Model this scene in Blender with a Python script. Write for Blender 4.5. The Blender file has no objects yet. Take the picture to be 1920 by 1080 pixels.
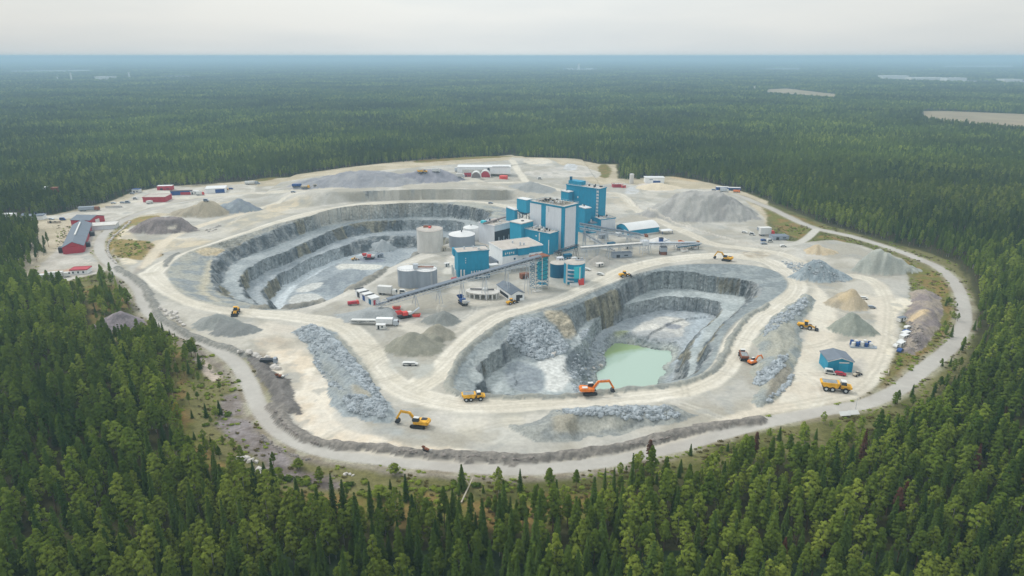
import bpy, bmesh, math, random
import numpy as np
from mathutils import Vector, Matrix
random.seed(7); RNG = np.random.default_rng(11)
SC = bpy.context.scene
COL = SC.collection
R = math.radians
# ------------------------------------------------------------------ camera geometry (metres, drone height 125 m)
FPX, CAMH = 1280.0, 125.0
PITCH = math.atan(435/1280.0)
cp, sp = math.cos(PITCH), math.sin(PITCH)
def W(px, py, z=0.0):
    a = (px-960)/FPX; b = (540-py)/FPX
    r = (a, cp+b*sp, -sp+b*cp); t = (z-CAMH)/r[2]
    return np.array([r[0]*t, r[1]*t])
# ------------------------------------------------------------------ noise
def _lat(seed, n=256): return np.random.default_rng(seed).random((n, n)).astype(np.float32)
_L = {}
def vnoise(x, y, seed=0):
    if seed not in _L: _L[seed] = _lat(seed)
    L = _L[seed]
    xi = np.floor(x).astype(np.int64); yi = np.floor(y).astype(np.int64)
    fx = (x-xi).astype(np.float32); fy = (y-yi).astype(np.float32)
    fx = fx*fx*(3-2*fx); fy = fy*fy*(3-2*fy)
    x0 = xi & 255; x1 = (xi+1) & 255; y0 = yi & 255; y1 = (yi+1) & 255
    return (L[x0, y0]*(1-fx)+L[x1, y0]*fx)*(1-fy)+(L[x0, y1]*(1-fx)+L[x1, y1]*fx)*fy
def fbm(x, y, s, seed=0, o=4):
    v = 0; a = 1; t = 0
    for i in range(o):
        v = v+a*vnoise(x/s+17*i, y/s+31*i, seed+i); t += a; a *= .5; s *= .5
    return v/t*2-1
def sstep(a, b, x):
    t = np.clip((x-a)/(b-a), 0, 1); return t*t*(3-2*t)
# ------------------------------------------------------------------ terrain grid
x0g, x1g, y0g, y1g = -432.0, 332.0, 150.0, 985.0
gx = np.arange(x0g, x1g+.01, 0.8)
ys = [y0g]
while ys[-1] < y1g: ys.append(ys[-1]+0.72+(ys[-1]-150)*0.0013)
ys[-1] = y1g
gy = np.array(ys)
GX, GY = np.meshgrid(gx, gy)            # rows = y
NY, NX = GX.shape
XF, YF = GX.ravel(), GY.ravel()
WX = XF+1.6*fbm(XF, YF, 9, 3, 3)+.8*fbm(XF, YF, 2.6, 5, 2)
WY = YF+1.6*fbm(XF, YF, 9, 4, 3)+.8*fbm(XF, YF, 2.6, 6, 2)
def sdf(P, X, Y, closed=True, cut=60.0):
    """signed distance (inside > 0) and value interpolated along the outline; P (N,2) or (N,3)"""
    P = np.asarray(P, float); n = len(P)
    bx0, by0 = P[:, :2].min(0)-cut; bx1, by1 = P[:, :2].max(0)+cut
    D = np.full(X.shape, -1e3, np.float32); V = np.zeros(X.shape, np.float32)
    idx = np.nonzero((X > bx0) & (X < bx1) & (Y > by0) & (Y < by1))[0]
    if len(idx) == 0: return D, V
    x = X[idx].astype(np.float32); y = Y[idx].astype(np.float32)
    best = np.full(len(idx), 1e12, np.float32); val = np.zeros(len(idx), np.float32); ins = np.zeros(len(idx), bool)
    for i in range(n if closed else n-1):
        ax, ay = P[i, 0], P[i, 1]; bx, by = P[(i+1) % n, 0], P[(i+1) % n, 1]
        ex, ey = bx-ax, by-ay; l2 = ex*ex+ey*ey
        if l2 < 1e-9: continue
        t = np.clip(((x-ax)*ex+(y-ay)*ey)/l2, 0, 1)
        d = (x-ax-t*ex)**2+(y-ay-t*ey)**2
        m = d < best
        best[m] = d[m]
        if P.shape[1] > 2: val[m] = (P[i, 2]+t*(P[(i+1) % n, 2]-P[i, 2]))[m]
        if closed and ay != by:
            c = ((ay > y) != (by > y)) & (x < (bx-ax)*(y-ay)/(by-ay)+ax)
            ins ^= c
    d = np.sqrt(best)
    D[idx] = np.where(ins, d, -d) if closed else d
    if not closed:
        D[D < -900] = 1e3
    V[idx] = val
    return D, V
def smooth(P, k=2, closed=True):
    """Chaikin"""
    P = np.asarray(P, float)
    for _ in range(k):
        Q = []
        n = len(P); rng = range(n) if closed else range(n-1)
        if not closed: Q.append(P[0])
        for i in rng:
            a, b = P[i], P[(i+1) % n]
            Q += [a*.75+b*.25, a*.25+b*.75]
        if not closed: Q.append(P[-1])
        P = np.array(Q)
    return P
# crops of the photo used for reading coordinates: origin x, y, scale
CR = dict(A=(0,260,4), B=(480,260,4), C=(960,260,4), D=(1440,260,4), E=(0,500,4), F=(480,500,4), G=(960,500,4), H=(1440,500,4),
          I=(0,720,3), J=(640,720,3), K=(1280,720,3), Z=(0,0,1), S=(820,440,6.353), Q=(940,330,8), T=(640,480,8),
          M=(300,340,4.155), N=(380,640,4.153), O=(0,370,6.354), U=(240,320,6.75), V=(1280,330,6.354))
def px(s):
    out = []; L = 'Z'
    for tok in s.replace(';', ' ').split():
        if tok[0].isalpha(): L = tok[0]; tok = tok[1:]
        v = [float(q) for q in tok.split(',')]
        ox, oy, k = CR[L]
        out.append((ox+v[0]/k, oy+v[1]/k)+tuple(v[2:]))
    return out
def contour(s, dz=0.0):
    """'x,y' or 'x,y,z' vertices seen at height z"""
    out = []
    for p in px(s):
        z = p[2] if len(p) > 2 else dz
        w = W(p[0], p[1], z); out.append((w[0], w[1], z))
    return np.array(out)
def inset(P, i, d, z):
    """a point d metres inside vertex i of outline P"""
    n = len(P); a = P[(i-1) % n, :2]; b = P[(i+1) % n, :2]; t = (b-a)/np.linalg.norm(b-a)
    area = sum(P[k, 0]*P[(k+1) % n, 1]-P[(k+1) % n, 0]*P[k, 1] for k in range(n))
    nn = np.array([-t[1], t[0]])*(1 if area > 0 else -1)
    q = P[i, :2]+nn*d
    return (q[0], q[1], z)
# ------------------------------------------------------------------ heights
ZH = (1.2*fbm(XF, YF, 60, 20, 3)+.5*fbm(XF, YF, 14, 24, 3)).astype(np.float32)
ZH *= .6
ROCK = np.zeros(len(XF), np.float32)     # steepness class for the rock look: 0 none .. 1 wall
DEPTH = np.zeros(len(XF), np.float32)
SOFT, _ = sdf(contour('985,570 1060,570 1100,606 1128,640 1142,690 1142,750 1050,750 1030,690 960,650', -13), XF, YF)
SOFT = SOFT > 0
def stack(cs, rough=1.0, name=''):
    """nested contours, outer first; walls are every odd gap"""
    global ZH
    res = []
    wob = 3.4*fbm(XF, YF, 13, 40, 3)+1.6*fbm(XF, YF, 4.2, 44, 3)
    for k, c in enumerate(cs):
        a = wob if k > 0 else 0
        D, V = sdf(smooth(c, 1), XF+a*rough, YF+a*rough*.7, cut=25)
        res.append((D, V))
    inside0 = res[0][0] > 0
    base = ZH.copy()
    for k in range(len(cs)):
        D, V = res[k]
        if k+1 < len(cs):
            D2, V2 = res[k+1]
            m = (D > 0) & (D2 <= 0)
            d2 = np.where(D2 < -900, 1e3, -D2)
            t = D/(D+d2+1e-6)
            if k % 2 == 1 and rough > 0:
                t = np.clip(t+.18*np.sin(3.14159*t)*fbm(XF, YF, 4.5, 60+k, 3), 0, 1)
                t = np.where(SOFT, t, .15*t+.85*sstep(.08, .92, t))
                ROCK[m & ~SOFT] = 1
            z = V*(1-t)+V2*t
        else:
            m = D > 0; z = V
        ZH[m] = (z+base*.25)[m] if k == 0 else (z+.35*fbm(XF, YF, 7, 80, 3))[m]
    return res
pA0 = contour('985,402 940,388 900,380 855,378 780,382 700,387 640,394 580,405 530,417 480,433 430,449 385,463 345,475 322,492 313,510 318,530 340,552 375,566 420,576 480,581 535,583 590,574 636,554 680,530 722,507 768,484 830,460 880,446 925,432 970,414')
nA = len(pA0)
def near(P, d, z, a, b): return [inset(P, i, d, z) for i in range(a, b)]
def mixc(s, *extra): return np.array([tuple(v) for v in contour(s)]+[tuple(e) for e in extra])
A1 = mixc('930,396,-.6 905,394,-.8 855,381.5,-.8 780,385,-.8 705,389,-.8 650,396,-1 580,408.5,-1.2 530,423,-1.6 480,445,-2.5 475,447,-3 437,461,-4 410,476,-4.5 397,495,-5 392,520,-5 397,533,-5 410,549,-5 450,568,-4',
          *near(pA0, 3, -1.5, 20, 28))
A2 = mixc('905,420,-12 875,411,-12 817,405,-12 730,408,-12 655,412,-12 605,423,-12 585,433,-12 530,457,-12 480,473,-12 447,490,-12 428,508,-12 419,526,-12 426,546,-12 452,565,-12',
          *near(pA0, 9, -12, 20, 28))
A3 = mixc('892,430,-13 855,416,-13 805,412,-13 730,413,-13 670,416,-13 620,431,-13 585,447,-13 530,473,-13 480,495,-13 457,510,-13 449,528,-13 452,548,-13 468,566,-13',
          *near(pA0, 13, -13, 20, 28))
A4 = mixc('880,440,-22 850,433,-22 800,431,-22 740,432,-22 670,441,-22 620,456,-22 585,473,-22 530,497,-22 480,517,-22 468,532,-22 465,550,-22 477,567,-22',
          *near(pA0, 19, -22, 20, 28))
A5 = mixc('858,446,-23 777,442,-23 705,441,-23 665,451,-23 620,476,-23 555,501,-23 500,526,-23 491,545,-23 490,560,-23 497,570,-23',
          *near(pA0, 23, -23, 20, 28))
A6 = mixc('840,460,-32 777,465,-32 692,471,-32 630,487,-32 580,508,-32 540,531,-32 518,546,-32 506,560,-32 508,571,-32',
          *near(pA0, 30, -32, 20, 28))
resA = stack([pA0, A1, A2, A3, A4, A5, A6])
pB0 = contour('960,592 925,615 890,645 865,670 842,700 838,722 855,739 900,743 960,744 1010,744 1085,740 1185,730 1260,720 1310,707 1342,680 1352,640 1370,610 1405,585 1440,568 1477,542 1480,528 1465,512 1440,503 1410,497 1360,494 1285,495 1235,502 1172,522 1110,545 1060,565 985,585')
def ib(i, d, z): return inset(pB0, i, d, z)
B1 = mixc('985,603,-1 1040,582,-1.5 1072,577,-2 1120,556,-2 1160,538,-2 1185,526,-2 1210,518,-2 1260,515,-2 1335,520,-2 1385,523,-2 1422,533,-2 1430,548,-2',
          ib(17, 6, -2), ib(16, 5, -1.5), ib(15, 4, -1.5), ib(14, 4, -1.5), ib(13, 4, -1.5), ib(12, 4, -1.5), ib(11, 4, -1.5), ib(10, 4, -1.5), ib(9, 4, -1.5), ib(8, 4, -1.5), ib(7, 5, -2))
B1 = np.vstack([B1, contour('900,718,-3 893,700,-3 903,680,-3 925,666,-3 941,658,-3 943,640,-3 960,620,-2')])
B2 = mixc('1100,603,-12 1155,581,-12 1197,554,-12 1230,541,-12 1285,539,-12 1335,551,-12 1390,556,-12 1400,562,-12',
          ib(17, 14, -12), ib(16, 12, -12), ib(15, 10, -12), ib(14, 10, -12), ib(13, 10, -12), ib(12, 10, -12), ib(11, 10, -12), ib(10, 10, -12), ib(9, 10, -12), ib(8, 10, -12), ib(7, 11, -12))
B2 = np.vstack([B2, contour('916,716,-12 915,706,-12 935,692,-12 958,676,-12 985,674,-12 1010,678,-12 1040,671,-12 1062,656,-12 1073,640,-12 1086,616,-12')])
B3 = mixc('1096,628,-13 1112,613,-13 1135,602,-13 1195,575,-13 1222,563,-13 1260,559,-13 1310,566,-13 1345,572,-13 1356,584,-13',
          ib(16, 19, -13), ib(15, 13, -13), ib(14, 13, -13), ib(13, 13, -13), ib(12, 13, -13), ib(11, 13, -13))
B3 = np.vstack([B3, contour('1105,737,-14 1085,733,-14 1068,715,-14 1062,690,-14 1069,665,-13.5 1081,648,-13')])
B4 = mixc('1112,640,-23 1119,623,-21 1140,613,-21 1172,598,-21 1210,588,-21 1247,579,-21 1297,582,-21 1335,589,-21 1347,597,-22',
          ib(16, 26, -22), ib(15, 19, -24), ib(14, 18, -25), ib(13, 18, -25), ib(12, 18, -25), ib(11, 18, -25))
B4 = np.vstack([B4, contour('1122,729,-23 1107,712,-23 1099,690,-23 1101,672,-23 1107,655,-23')])
resB = stack([pB0, B1, B2, B3, B4])
POND = contour('G620,790 700,740 690,650 770,570 870,580 1000,605 1200,630 1210,670 1130,750 1150,790 1110,850 1085,885 1060,950 900,1010 700,1010 600,970 560,900 640,850', -26)
Dp, _ = sdf(POND, WX, WY)
inB = resB[0][0] > 4
m = (Dp > -6) & inB
ZH[m] = (np.minimum(ZH, -25.3)*(sstep(-6, 0, Dp))+ZH*(1-sstep(-6, 0, Dp)))[m]
m = Dp > 0; ZH[m] = -26.0-1.5*sstep(0, 5, Dp[m])
# plateau north of the left pit
PLo = contour('592,386 655,379.5 730,375 805,373.5 905,370 942,372 985,378 1040,380 1110,372 1160,352 1130,322 1110,296 1000,288 880,290 760,296 620,312 500,335 470,352 500,372 545,384')
PLi = contour('542,362,6 575,361,8 630,359.5,9 705,358,9 805,355,9 905,356,9 950,358,8 985,352,7 1040,345,5 1070,325,5 1060,300,5 980,294,6 880,296,7 760,302,8 620,320,8 560,340,6')
resP = stack([PLo, PLi], 0)
wallP = (resP[0][0] > 0) & (resP[1][0] <= 0) & (YF < 640)
Dw = resP[0][0]
frontP, _ = sdf(contour('620,364 700,380 905,373 936,360 925,352 800,350 700,353 625,356'), WX, WY)
ROCK[(frontP > 0) & (resP[0][0] > .5) & (resP[1][0] < 1)] = 1
# ------------------------------------------------------------------ heaps that stand on that ground
def rowx(ar, x, y):
    fx = np.clip((x-x0g)/0.8, 0, NX-1.001); fy = np.clip(np.interp(y, gy, np.arange(NY)), 0, NY-1.001)
    ix = np.floor(fx).astype(int); iy = np.floor(fy).astype(int); fx = fx-ix; fy = fy-iy
    A_ = ar.reshape(NY, NX)
    return (A_[iy, ix]*(1-fx)+A_[iy, ix+1]*fx)*(1-fy)+(A_[iy+1, ix]*(1-fx)+A_[iy+1, ix+1]*fx)*fy
def hz(x, y): return float(rowx(ZH, np.array([float(x)]), np.array([float(y)]))[0])
def G(pxx, pyy):
    """where the line of sight through a photo pixel meets the ground"""
    a = (pxx-960)/FPX; b = (540-pyy)/FPX
    r = np.array([a, cp+b*sp, -sp+b*cp]); t = np.arange(CAMH*.8/-r[2], (CAMH+36)/-r[2]+2, .5)
    X = r[0]*t; Y = r[1]*t; Zr = CAMH+r[2]*t
    zt = np.where((X > x0g) & (X < x1g-1) & (Y > y0g) & (Y < y1g-1), rowx(ZH, X, Y), 0)
    k = np.nonzero(Zr <= zt)[0]
    k = k[0] if len(k) else len(t)-1
    return np.array([X[k], Y[k], zt[k]])
def gpoly(s): return np.array([G(p[0], p[1])[:2] for p in px(s)])
def height_at(pb, ytop):
    """height of a point straight above ground point pb that shows at image row ytop"""
    b = (540-ytop)/FPX; y = pb[1]
    return (b*y*cp-y*sp)/(cp+b*sp)+CAMH
ZONE = np.zeros(len(XF), np.int16)
HEAPS = []      # id, label info
ZSAVE = ZH.copy()
def cone(xl, xr, ym, ax, ay, k=.8, rot=0, lab=None, flat=0.0, seed=1):
    """a heap: left and right ends of its foot at image row ym, its top at ax, ay"""
    ZB = ZH
    L = G(xl, ym); Rr = G(xr, ym); c = (L+Rr)/2; a = np.linalg.norm((Rr-L)[:2])/2
    top = height_at(c, ay)-hz(c[0], c[1])
    tx = W(ax, ay, c[2]+top)[0]
    top = max(1.2, top)
    m = (abs(XF-c[0]) < a*1.5) & (abs(YF-c[1]) < a*1.5)
    x = WX[m]-c[0]; y = WY[m]-c[1]
    off = (tx-c[0])
    u = x/a; v = y/(a*k)
    r = np.sqrt(u*u+v*v)
    # top moved towards tx
    fo = np.clip(1-r, 0, 1); r2 = np.sqrt(((x-off*fo)/a)**2+v*v)
    ang = np.arctan2(v, u)
    r2 = r2*(1+.05*np.sin(ang*5+seed)+.04*np.sin(ang*11+seed*2))+.05*fbm(XF[m], YF[m], 5, 90+seed, 3)
    h = np.clip(1-r2, 0, 1)
    h = np.minimum(h, 1-flat)/(1-flat) if flat else h
    h = np.where(h > .85, .85+(h-.85)*.6, h)*1.02
    h = h+.09*h*fbm(XF[m], YF[m], 4.5, 120+seed, 4)
    z = top*h
    old = ZH[m]; new = old+z
    ZH[m] = np.where(h > 0, np.maximum(new, old), old)
    i = len(HEAPS)+1
    zz = ZONE[m]; zz[(h > .01)] = i; ZONE[m] = zz
    HEAPS.append(lab)
    return i
def ridge(poly, h, slope=.7, lab=None, seed=1, rough=.5):
    P = gpoly(poly) if isinstance(poly, str) else poly
    D, _ = sdf(P, WX, WY, cut=10)
    m = D > 0
    t = D[m]*slope
    z = h*(1-np.exp(-t/h*1.2))+rough*fbm(XF[m], YF[m], 6, 150+seed, 4)*np.clip(t, 0, 1)*1.5
    ZH[m] += np.maximum(z, 0)
    i = len(HEAPS)+1; ZONE[m] = i; HEAPS.append(lab)
    return i
def tube(line, width, h, lab=None, seed=1, add=True):
    P = gpoly(line) if isinstance(line, str) else line
    D, _ = sdf(smooth(P, 2, False), WX, WY, closed=False, cut=width+5)
    m = D < width/2
    z = h*(1-(D[m]/(width/2))**2)+.35*h*fbm(XF[m], YF[m], 3, 170+seed, 3)
    if add: ZH[m] += np.maximum(z, 0)
    i = len(HEAPS)+1; ZONE[m] = i; HEAPS.append(lab)
    return i
# ------------------------------------------------------------------ heaps
def L(name, cat, label, group=None): return (name, cat, label, group)
GP = 'gravel_pile'; GC = 'gravel pile'
dig = {}
dig['bigmound'] = cone(1203, 1424, 404, 1318, 359, .55, lab=L(GP, GC, 'huge grey stockpile mound beside the upper right haul road, largest heap of all'), flat=.3, seed=2)
dig['rear'] = cone(957, 1040, 353, 995, 341, .7, lab=L(GP, GC, 'low grey heap behind the teal plant, beside the white hall'), seed=3)
dig['plateau'] = cone(545, 790, 346, 690, 322, .45, lab=L(GP, GC, 'wide grey dump along the far forest edge'), flat=.35, seed=4)
dig['plateau2'] = cone(750, 862, 330, 800, 317, .6, lab=L(GP, GC, 'dark grey heap just left of the long white hall'), flat=.3, seed=31)
dig['sand'] = cone(1507, 1571, 473, 1530, 457, .7, lab=L('sand_pile', 'sand pile', 'small tan sand pile near the road junction on the right'), seed=5)
dig['ridge9'] = cone(1593, 1722, 508, 1640, 466, .5, lab=L(GP, GC, 'long pale grey stockpile beside the ring road on the right'), flat=.18, seed=6)
dig['slag'] = cone(1478, 1592, 520, 1530, 488, .6, lab=L('rubble_heap', 'rubble heap', 'blue-grey rubble heap between two haul roads right of the pond pit'), flat=.15, seed=7)
dig['t11'] = cone(1548, 1628, 572, 1600, 538, .9, lab=L('sand_pile', 'sand pile', 'brown sand heap with a tan face joined to a grey heap'), flat=.05, seed=8)
dig['t12'] = cone(1556, 1645, 620, 1602, 586, .8, lab=L(GP, GC, 'grey-green gravel heap above the blue equipment, right yard'), seed=9)
dig['t1'] = cone(362, 450, 608, 410, 585, .8, lab=L(GP, GC, 'grey gravel cone beside the haul road below the left pit'), seed=10)
dig['t1b'] = cone(400, 484, 620, 440, 603, .8, lab=L(GP, GC, 'small grey gravel cone overlapping a taller cone below the left pit'), seed=11)
dig['t2'] = cone(792, 866, 602, 832, 581, .8, lab=L(GP, GC, 'small dark grey gravel cone right of the red and white crusher'), seed=12)
dig['t4'] = cone(782, 860, 632, 822, 606, .8, lab=L(GP, GC, 'olive grey gravel cone behind the biggest cone of the trio'), seed=13)
dig['t3'] = cone(722, 838, 652, 766, 621, .8, lab=L(GP, GC, 'biggest olive grey gravel cone in the central yard'), seed=14)
dig['t5'] = cone(632, 760, 594, 712, 579, .55, lab=L(GP, GC, 'flat dark grey heap under the foot of the long conveyor'), flat=.3, seed=15)
dig['tan'] = cone(315, 430, 402, 398, 376, .5, lab=L('sand_pile', 'sand pile', 'tan earth bank left of the blue-grey heap'), flat=.2, seed=16)
dig['blue'] = cone(395, 478, 385, 434, 370, .6, lab=L(GP, GC, 'blue-grey heap beside the upper left yard road'), seed=17)
dig['brown'] = cone(243, 372, 432, 312, 408, .55, lab=L('spoil_heap', 'spoil heap', 'broad brown-purple spoil heap inside the left road bend'), flat=.45, seed=18)
dig['left'] = cone(176, 272, 611, 222, 582, .75, lab=L('rubble_heap', 'rubble heap', 'purple-grey rubble heap outside the ring road among the left trees'), seed=19)
dig['white'] = cone(1206, 1264, 456, 1240, 443, .7, lab=L(GP, GC, 'small white powder pile in front of the teal shed with white roof'), seed=20)
dig['c18'] = cone(1104, 1152, 494, 1123, 477, .8, lab=L(GP, GC, 'grey cone under the lower right conveyor'), seed=21)
dig['pitcone'] = cone(697, 742, 468, 717, 447, .8, lab=L(GP, GC, 'pale grey cone on the floor of the left pit'), seed=22)
dig['c20'] = cone(769, 792, 551, 780, 541, .8, lab=L('sand_pile', 'sand pile', 'tiny beige pile in front of the twin grey tanks'), seed=23)
dig['beige'] = cone(1192, 1278, 353, 1232, 343, .6, lab=L('sand_pile', 'sand pile', 'low beige sand bank below the white trailer at the far edge'), flat=.2, seed=24)
dig['r1'] = ridge('F260,500 340,460 420,435 520,470 600,500 700,590 780,690 830,790 880,880 940,960 1000,1040 1060,1100 1020,1180 900,1180 760,1130 640,1130 560,1060 545,960 560,880 480,800 430,690 400,600 360,560', 5, .55, lab=L('rubble_bank', 'rubble bank', 'long blue-grey bank of broken rock in the lower left yard'), seed=1, rough=1.2)
dig['r2'] = ridge('H270,215 350,250 330,330 250,420 250,520 250,640 210,740 215,790 170,880 90,970 0,1030 G1860,1070 1780,1010 1840,900 1790,800 1830,700 1870,640 1800,560 1870,470 H0,420 100,330', 8, .6, lab=L('rubble_bank', 'rubble bank', 'high bank of grey rubble between the haul road and right yard'), seed=2, rough=1.2)
dig['r3'] = ridge('J950,240 1060,220 1150,180 1200,150 1350,130 1500,128 1700,125 1800,120 1900,140 K0,160 90,180 20,200 J1900,215 1700,250 1500,300 1250,325 1100,330 1000,290', 5, .55, lab=L('rubble_bank', 'rubble bank', 'curved grey rock bank with a sandy hollow, bottom centre'), seed=3, rough=.8)
D_, _ = sdf(gpoly('J1300,240 1330,200 1450,190 1560,200 1640,220 1560,250 1400,275 1320,280'), WX, WY)
m = D_ > -3; ZH[m] -= 3.2*sstep(-3, 2, D_[m])
dig['r5'] = ridge('H1060,190 1180,170 1290,230 1320,330 1290,440 1240,530 1180,600 1100,660 1010,650 1000,560 1060,470 1040,400 1010,370 1080,280', 6, .55, lab=L('spoil_heap', 'spoil heap', 'purple-brown spoil heap inside the right bend of the ring road'), seed=5, rough=1.0)
dig['r4'] = ridge('N300,90 420,110 510,150 580,260 680,330 720,430 770,520 760,580 700,580 640,560 560,500 500,400 440,300 380,200', 5, .6, lab=L('spoil_heap', 'spoil heap', 'dark grey spoil slope between the ring road and white yard'), seed=6, rough=.8)
dig['b1'] = tube('N560,510 640,640 760,730 900,790 1100,820 1329,835 J300,380 600,408 950,425 1150,415 1400,395 1600,355 1800,310 1920,285 K100,245 300,222 440,208', 5.5, 1.7, lab=L('rock_berm', 'berm', 'long low windrow of dark rocks along the ring road, bottom'), seed=1)
dig['b2'] = tube('E880,10 1000,80 1120,190 1150,330 1240,420 1400,500 1560,570 1700,600 1850,680', 4.6, 1.4, lab=L('rock_berm', 'berm', 'low dark gravel berm along the ring road left of the yard'), seed=2)
dig['b3'] = tube('F0,316 90,318 200,316 300,308 450,280 Z604,566 644,550 688,527 727,504 770,482 800,471 835,458', 6.5, 2.4, lab=L('safety_berm', 'berm', 'thin grey berm on the near rim of the left pit'), seed=3)
dig['b4'] = tube('G0,395 F1800,450 1650,570 1540,680 1440,850 1460,920 1560,980 1700,985 1920,990 G200,985 500,970 900,930 1200,890 1420,840 1560,740 1620,600 1690,440 1830,340 1920,290', 3.4, 1.4, lab=L('safety_berm', 'berm', 'thin grey berm on the rim of the pond pit'), seed=4)
dig['b5'] = tube('A1250,960 1260,900 1330,860', 3, 1.0, lab=L('safety_berm', 'berm', 'short grey berm at the left end of the left pit'), seed=5)
dig['b6'] = tube('C880,450 1000,540 1200,620 1400,690 1600,750 D0,830', 1.6, 1.3, lab=L('concrete_barrier', 'barrier', 'pale low barrier along the road under the huge grey mound'), seed=6)
# ------------------------------------------------------------------ ground colours
def lin(c):
    c = np.asarray(c, float)/255
    return np.where(c <= .04045, c/12.92, ((c+.055)/1.055)**2.4)
EXPO = 1.30
def alb(c): return np.clip(lin(c)/EXPO, 0, .9)
CC = np.zeros((len(XF), 3), np.float32); CC[:] = alb((74, 74, 44))
n1 = fbm(XF, YF, 30, 200, 4)[:, None]; n2 = fbm(XF, YF, 6, 210, 4)[:, None]
KIND = np.zeros(len(XF), np.int8)    # 0 ground 1 yard 2 haul road 3 ring road 4 pit 5 grass
def paint(D, col, soft=1.0, a=1.0, kind=None, col2=None, seed=None, sc=8.0):
    m = D > -soft*2
    if not m.any(): return
    k = (sstep(-soft, soft, D[m])*a)[:, None]
    c = alb(col)[None, :]
    if col2 is not None:
        t = sstep(-.25, .25, fbm(WX[m], WY[m], sc, seed or 7, 4))[:, None]
        c = c*(1-t)+alb(col2)*t
    CC[m] = CC[m]*(1-k)+c*k
    if kind is not None:
        KIND[np.nonzero(m)[0][k[:, 0] > .5]] = kind
def area(s, col, soft=1.0, a=1.0, kind=None, col2=None, seed=None, sc=8.0, sm=1, jag=0):
    P = gpoly(s)
    if sm: P = smooth(P, sm)
    D, _ = sdf(P, WX, WY, cut=8)
    if jag: D = np.where(D > -900, D+jag*fbm(XF, YF, 7, 300+int(jag*10), 4), D)
    paint(D, col, soft, a, kind, col2, seed, sc)
    return D
def road(s, w, col, soft=.8, a=1.0, kind=None, col2=None, sc=8.0, warp=.5):
    P = gpoly(s); P = smooth(P, 2, False)
    D, _ = sdf(P, XF*(1-warp)+WX*warp, YF*(1-warp)+WY*warp, closed=False, cut=w/2+6)
    D = w/2-D
    paint(D, col, soft, a, kind, col2, None, sc)
    return D
CREAM = (226, 219, 203); YARD = (190, 187, 178); GREY = (166, 171, 170); DGREY = (132, 138, 140)
SITE = 'Z-200,400 A20,596 400,574 800,484 1000,404 1200,365 1450,362 1700,332 1920,312 B0,302 500,243 900,192 1200,172 1920,122 C0,125 100,142 480,152 650,190 790,190 790,300 880,312 1180,282 1380,312 1500,342 1700,382 1920,462 D0,478 200,552 440,652 700,722 1000,805 1250,872 1420,945 1500,1070 H1500,60 1550,230 1545,400 1470,500 Z1836,630 Z1806,690 1756,745 1690,792 1600,825 1500,845 1400,868 1300,893 1200,918 1110,950 1000,962 900,968 760,962 640,955 560,945 480,920 400,870 360,820 350,760 345,720 340,670 325,640 290,622 265,640 180,640 170,600 175,570 150,545 100,545 60,530 60,505 100,470 105,440 90,425 0,420 -200,440'
DS = area(SITE, (124, 120, 78), 2, kind=0, col2=(96, 98, 52), seed=12, sc=20, sm=0)
SITED = DS.copy()
area('A20,590 400,570 800,480 1000,400 1200,362 1700,330 1920,310 B300,270 900,190 1920,120 C100,140 480,150 650,190 780,195 790,300 1180,285 1380,310 1700,385 1920,470 D0,480 0,900 A1900,800 900,900 300,1080 0,1000', (204, 192, 168), 1.5, 1, 0, (188, 176, 150), 13, 12, sm=0)
# moorland and grass bands
def grass(s, **k): return area(s, (116, 116, 58), 2.0, 1, 5, (140, 118, 70), k.get('seed', 14), 6, jag=2)
grass('Z300,600 340,640 352,700 350,790 400,850 470,905 560,930 640,925 760,930 900,935 1100,925 1200,905 1100,1000 640,985 480,940 330,840 320,700 290,620')
grass('E600,130 900,140 1000,250 980,330 720,340 640,300')
grass('E680,330 760,330 700,480 1100,470 1200,500 1050,560 680,540')
grass('H1130,20 1300,30 1390,130 1420,260 1420,380 1370,500 1180,690 1000,860 880,940 840,900 900,760 960,650 1090,660 1200,590 1300,480 1320,330 1290,230 1180,170 1100,80')
grass('V920,370 1000,390 1200,490 1400,580 1510,640 1500,700 1390,760 1340,750 1200,670 1100,590 1030,500')
grass('D330,760 420,715 600,760 900,860 1100,940 1300,1040 1360,1130 1130,1080 1100,960 1000,880 800,850 640,800 480,750')
grass('V1240,440 1500,530 1779,640 1779,690 1600,640 1450,570 1300,500')
grass('A760,900 760,820 830,740 900,650 1000,590 1250,570 1270,600 1000,640 930,700 870,800 830,860 860,950 800,940')
area('A860,790 900,750 1000,760 1120,770 1200,850 1230,880 1130,900 960,900 850,870', (122, 112, 62), 2, 1, 5, (150, 130, 80), 15, 6, jag=2)
grass('B1170,165 1500,140 1920,125 1920,140 1500,160 1200,185')
grass('C650,195 720,190 750,240 730,290 680,300 640,270'); grass('B0,300 180,280 120,310 0,325')
area('H860,720 960,690 1090,680 1060,760 900,850 880,930 810,890', (140, 128, 84), 1.5, .9, 5, (116, 112, 66), 16, 5, jag=1.5)
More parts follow.
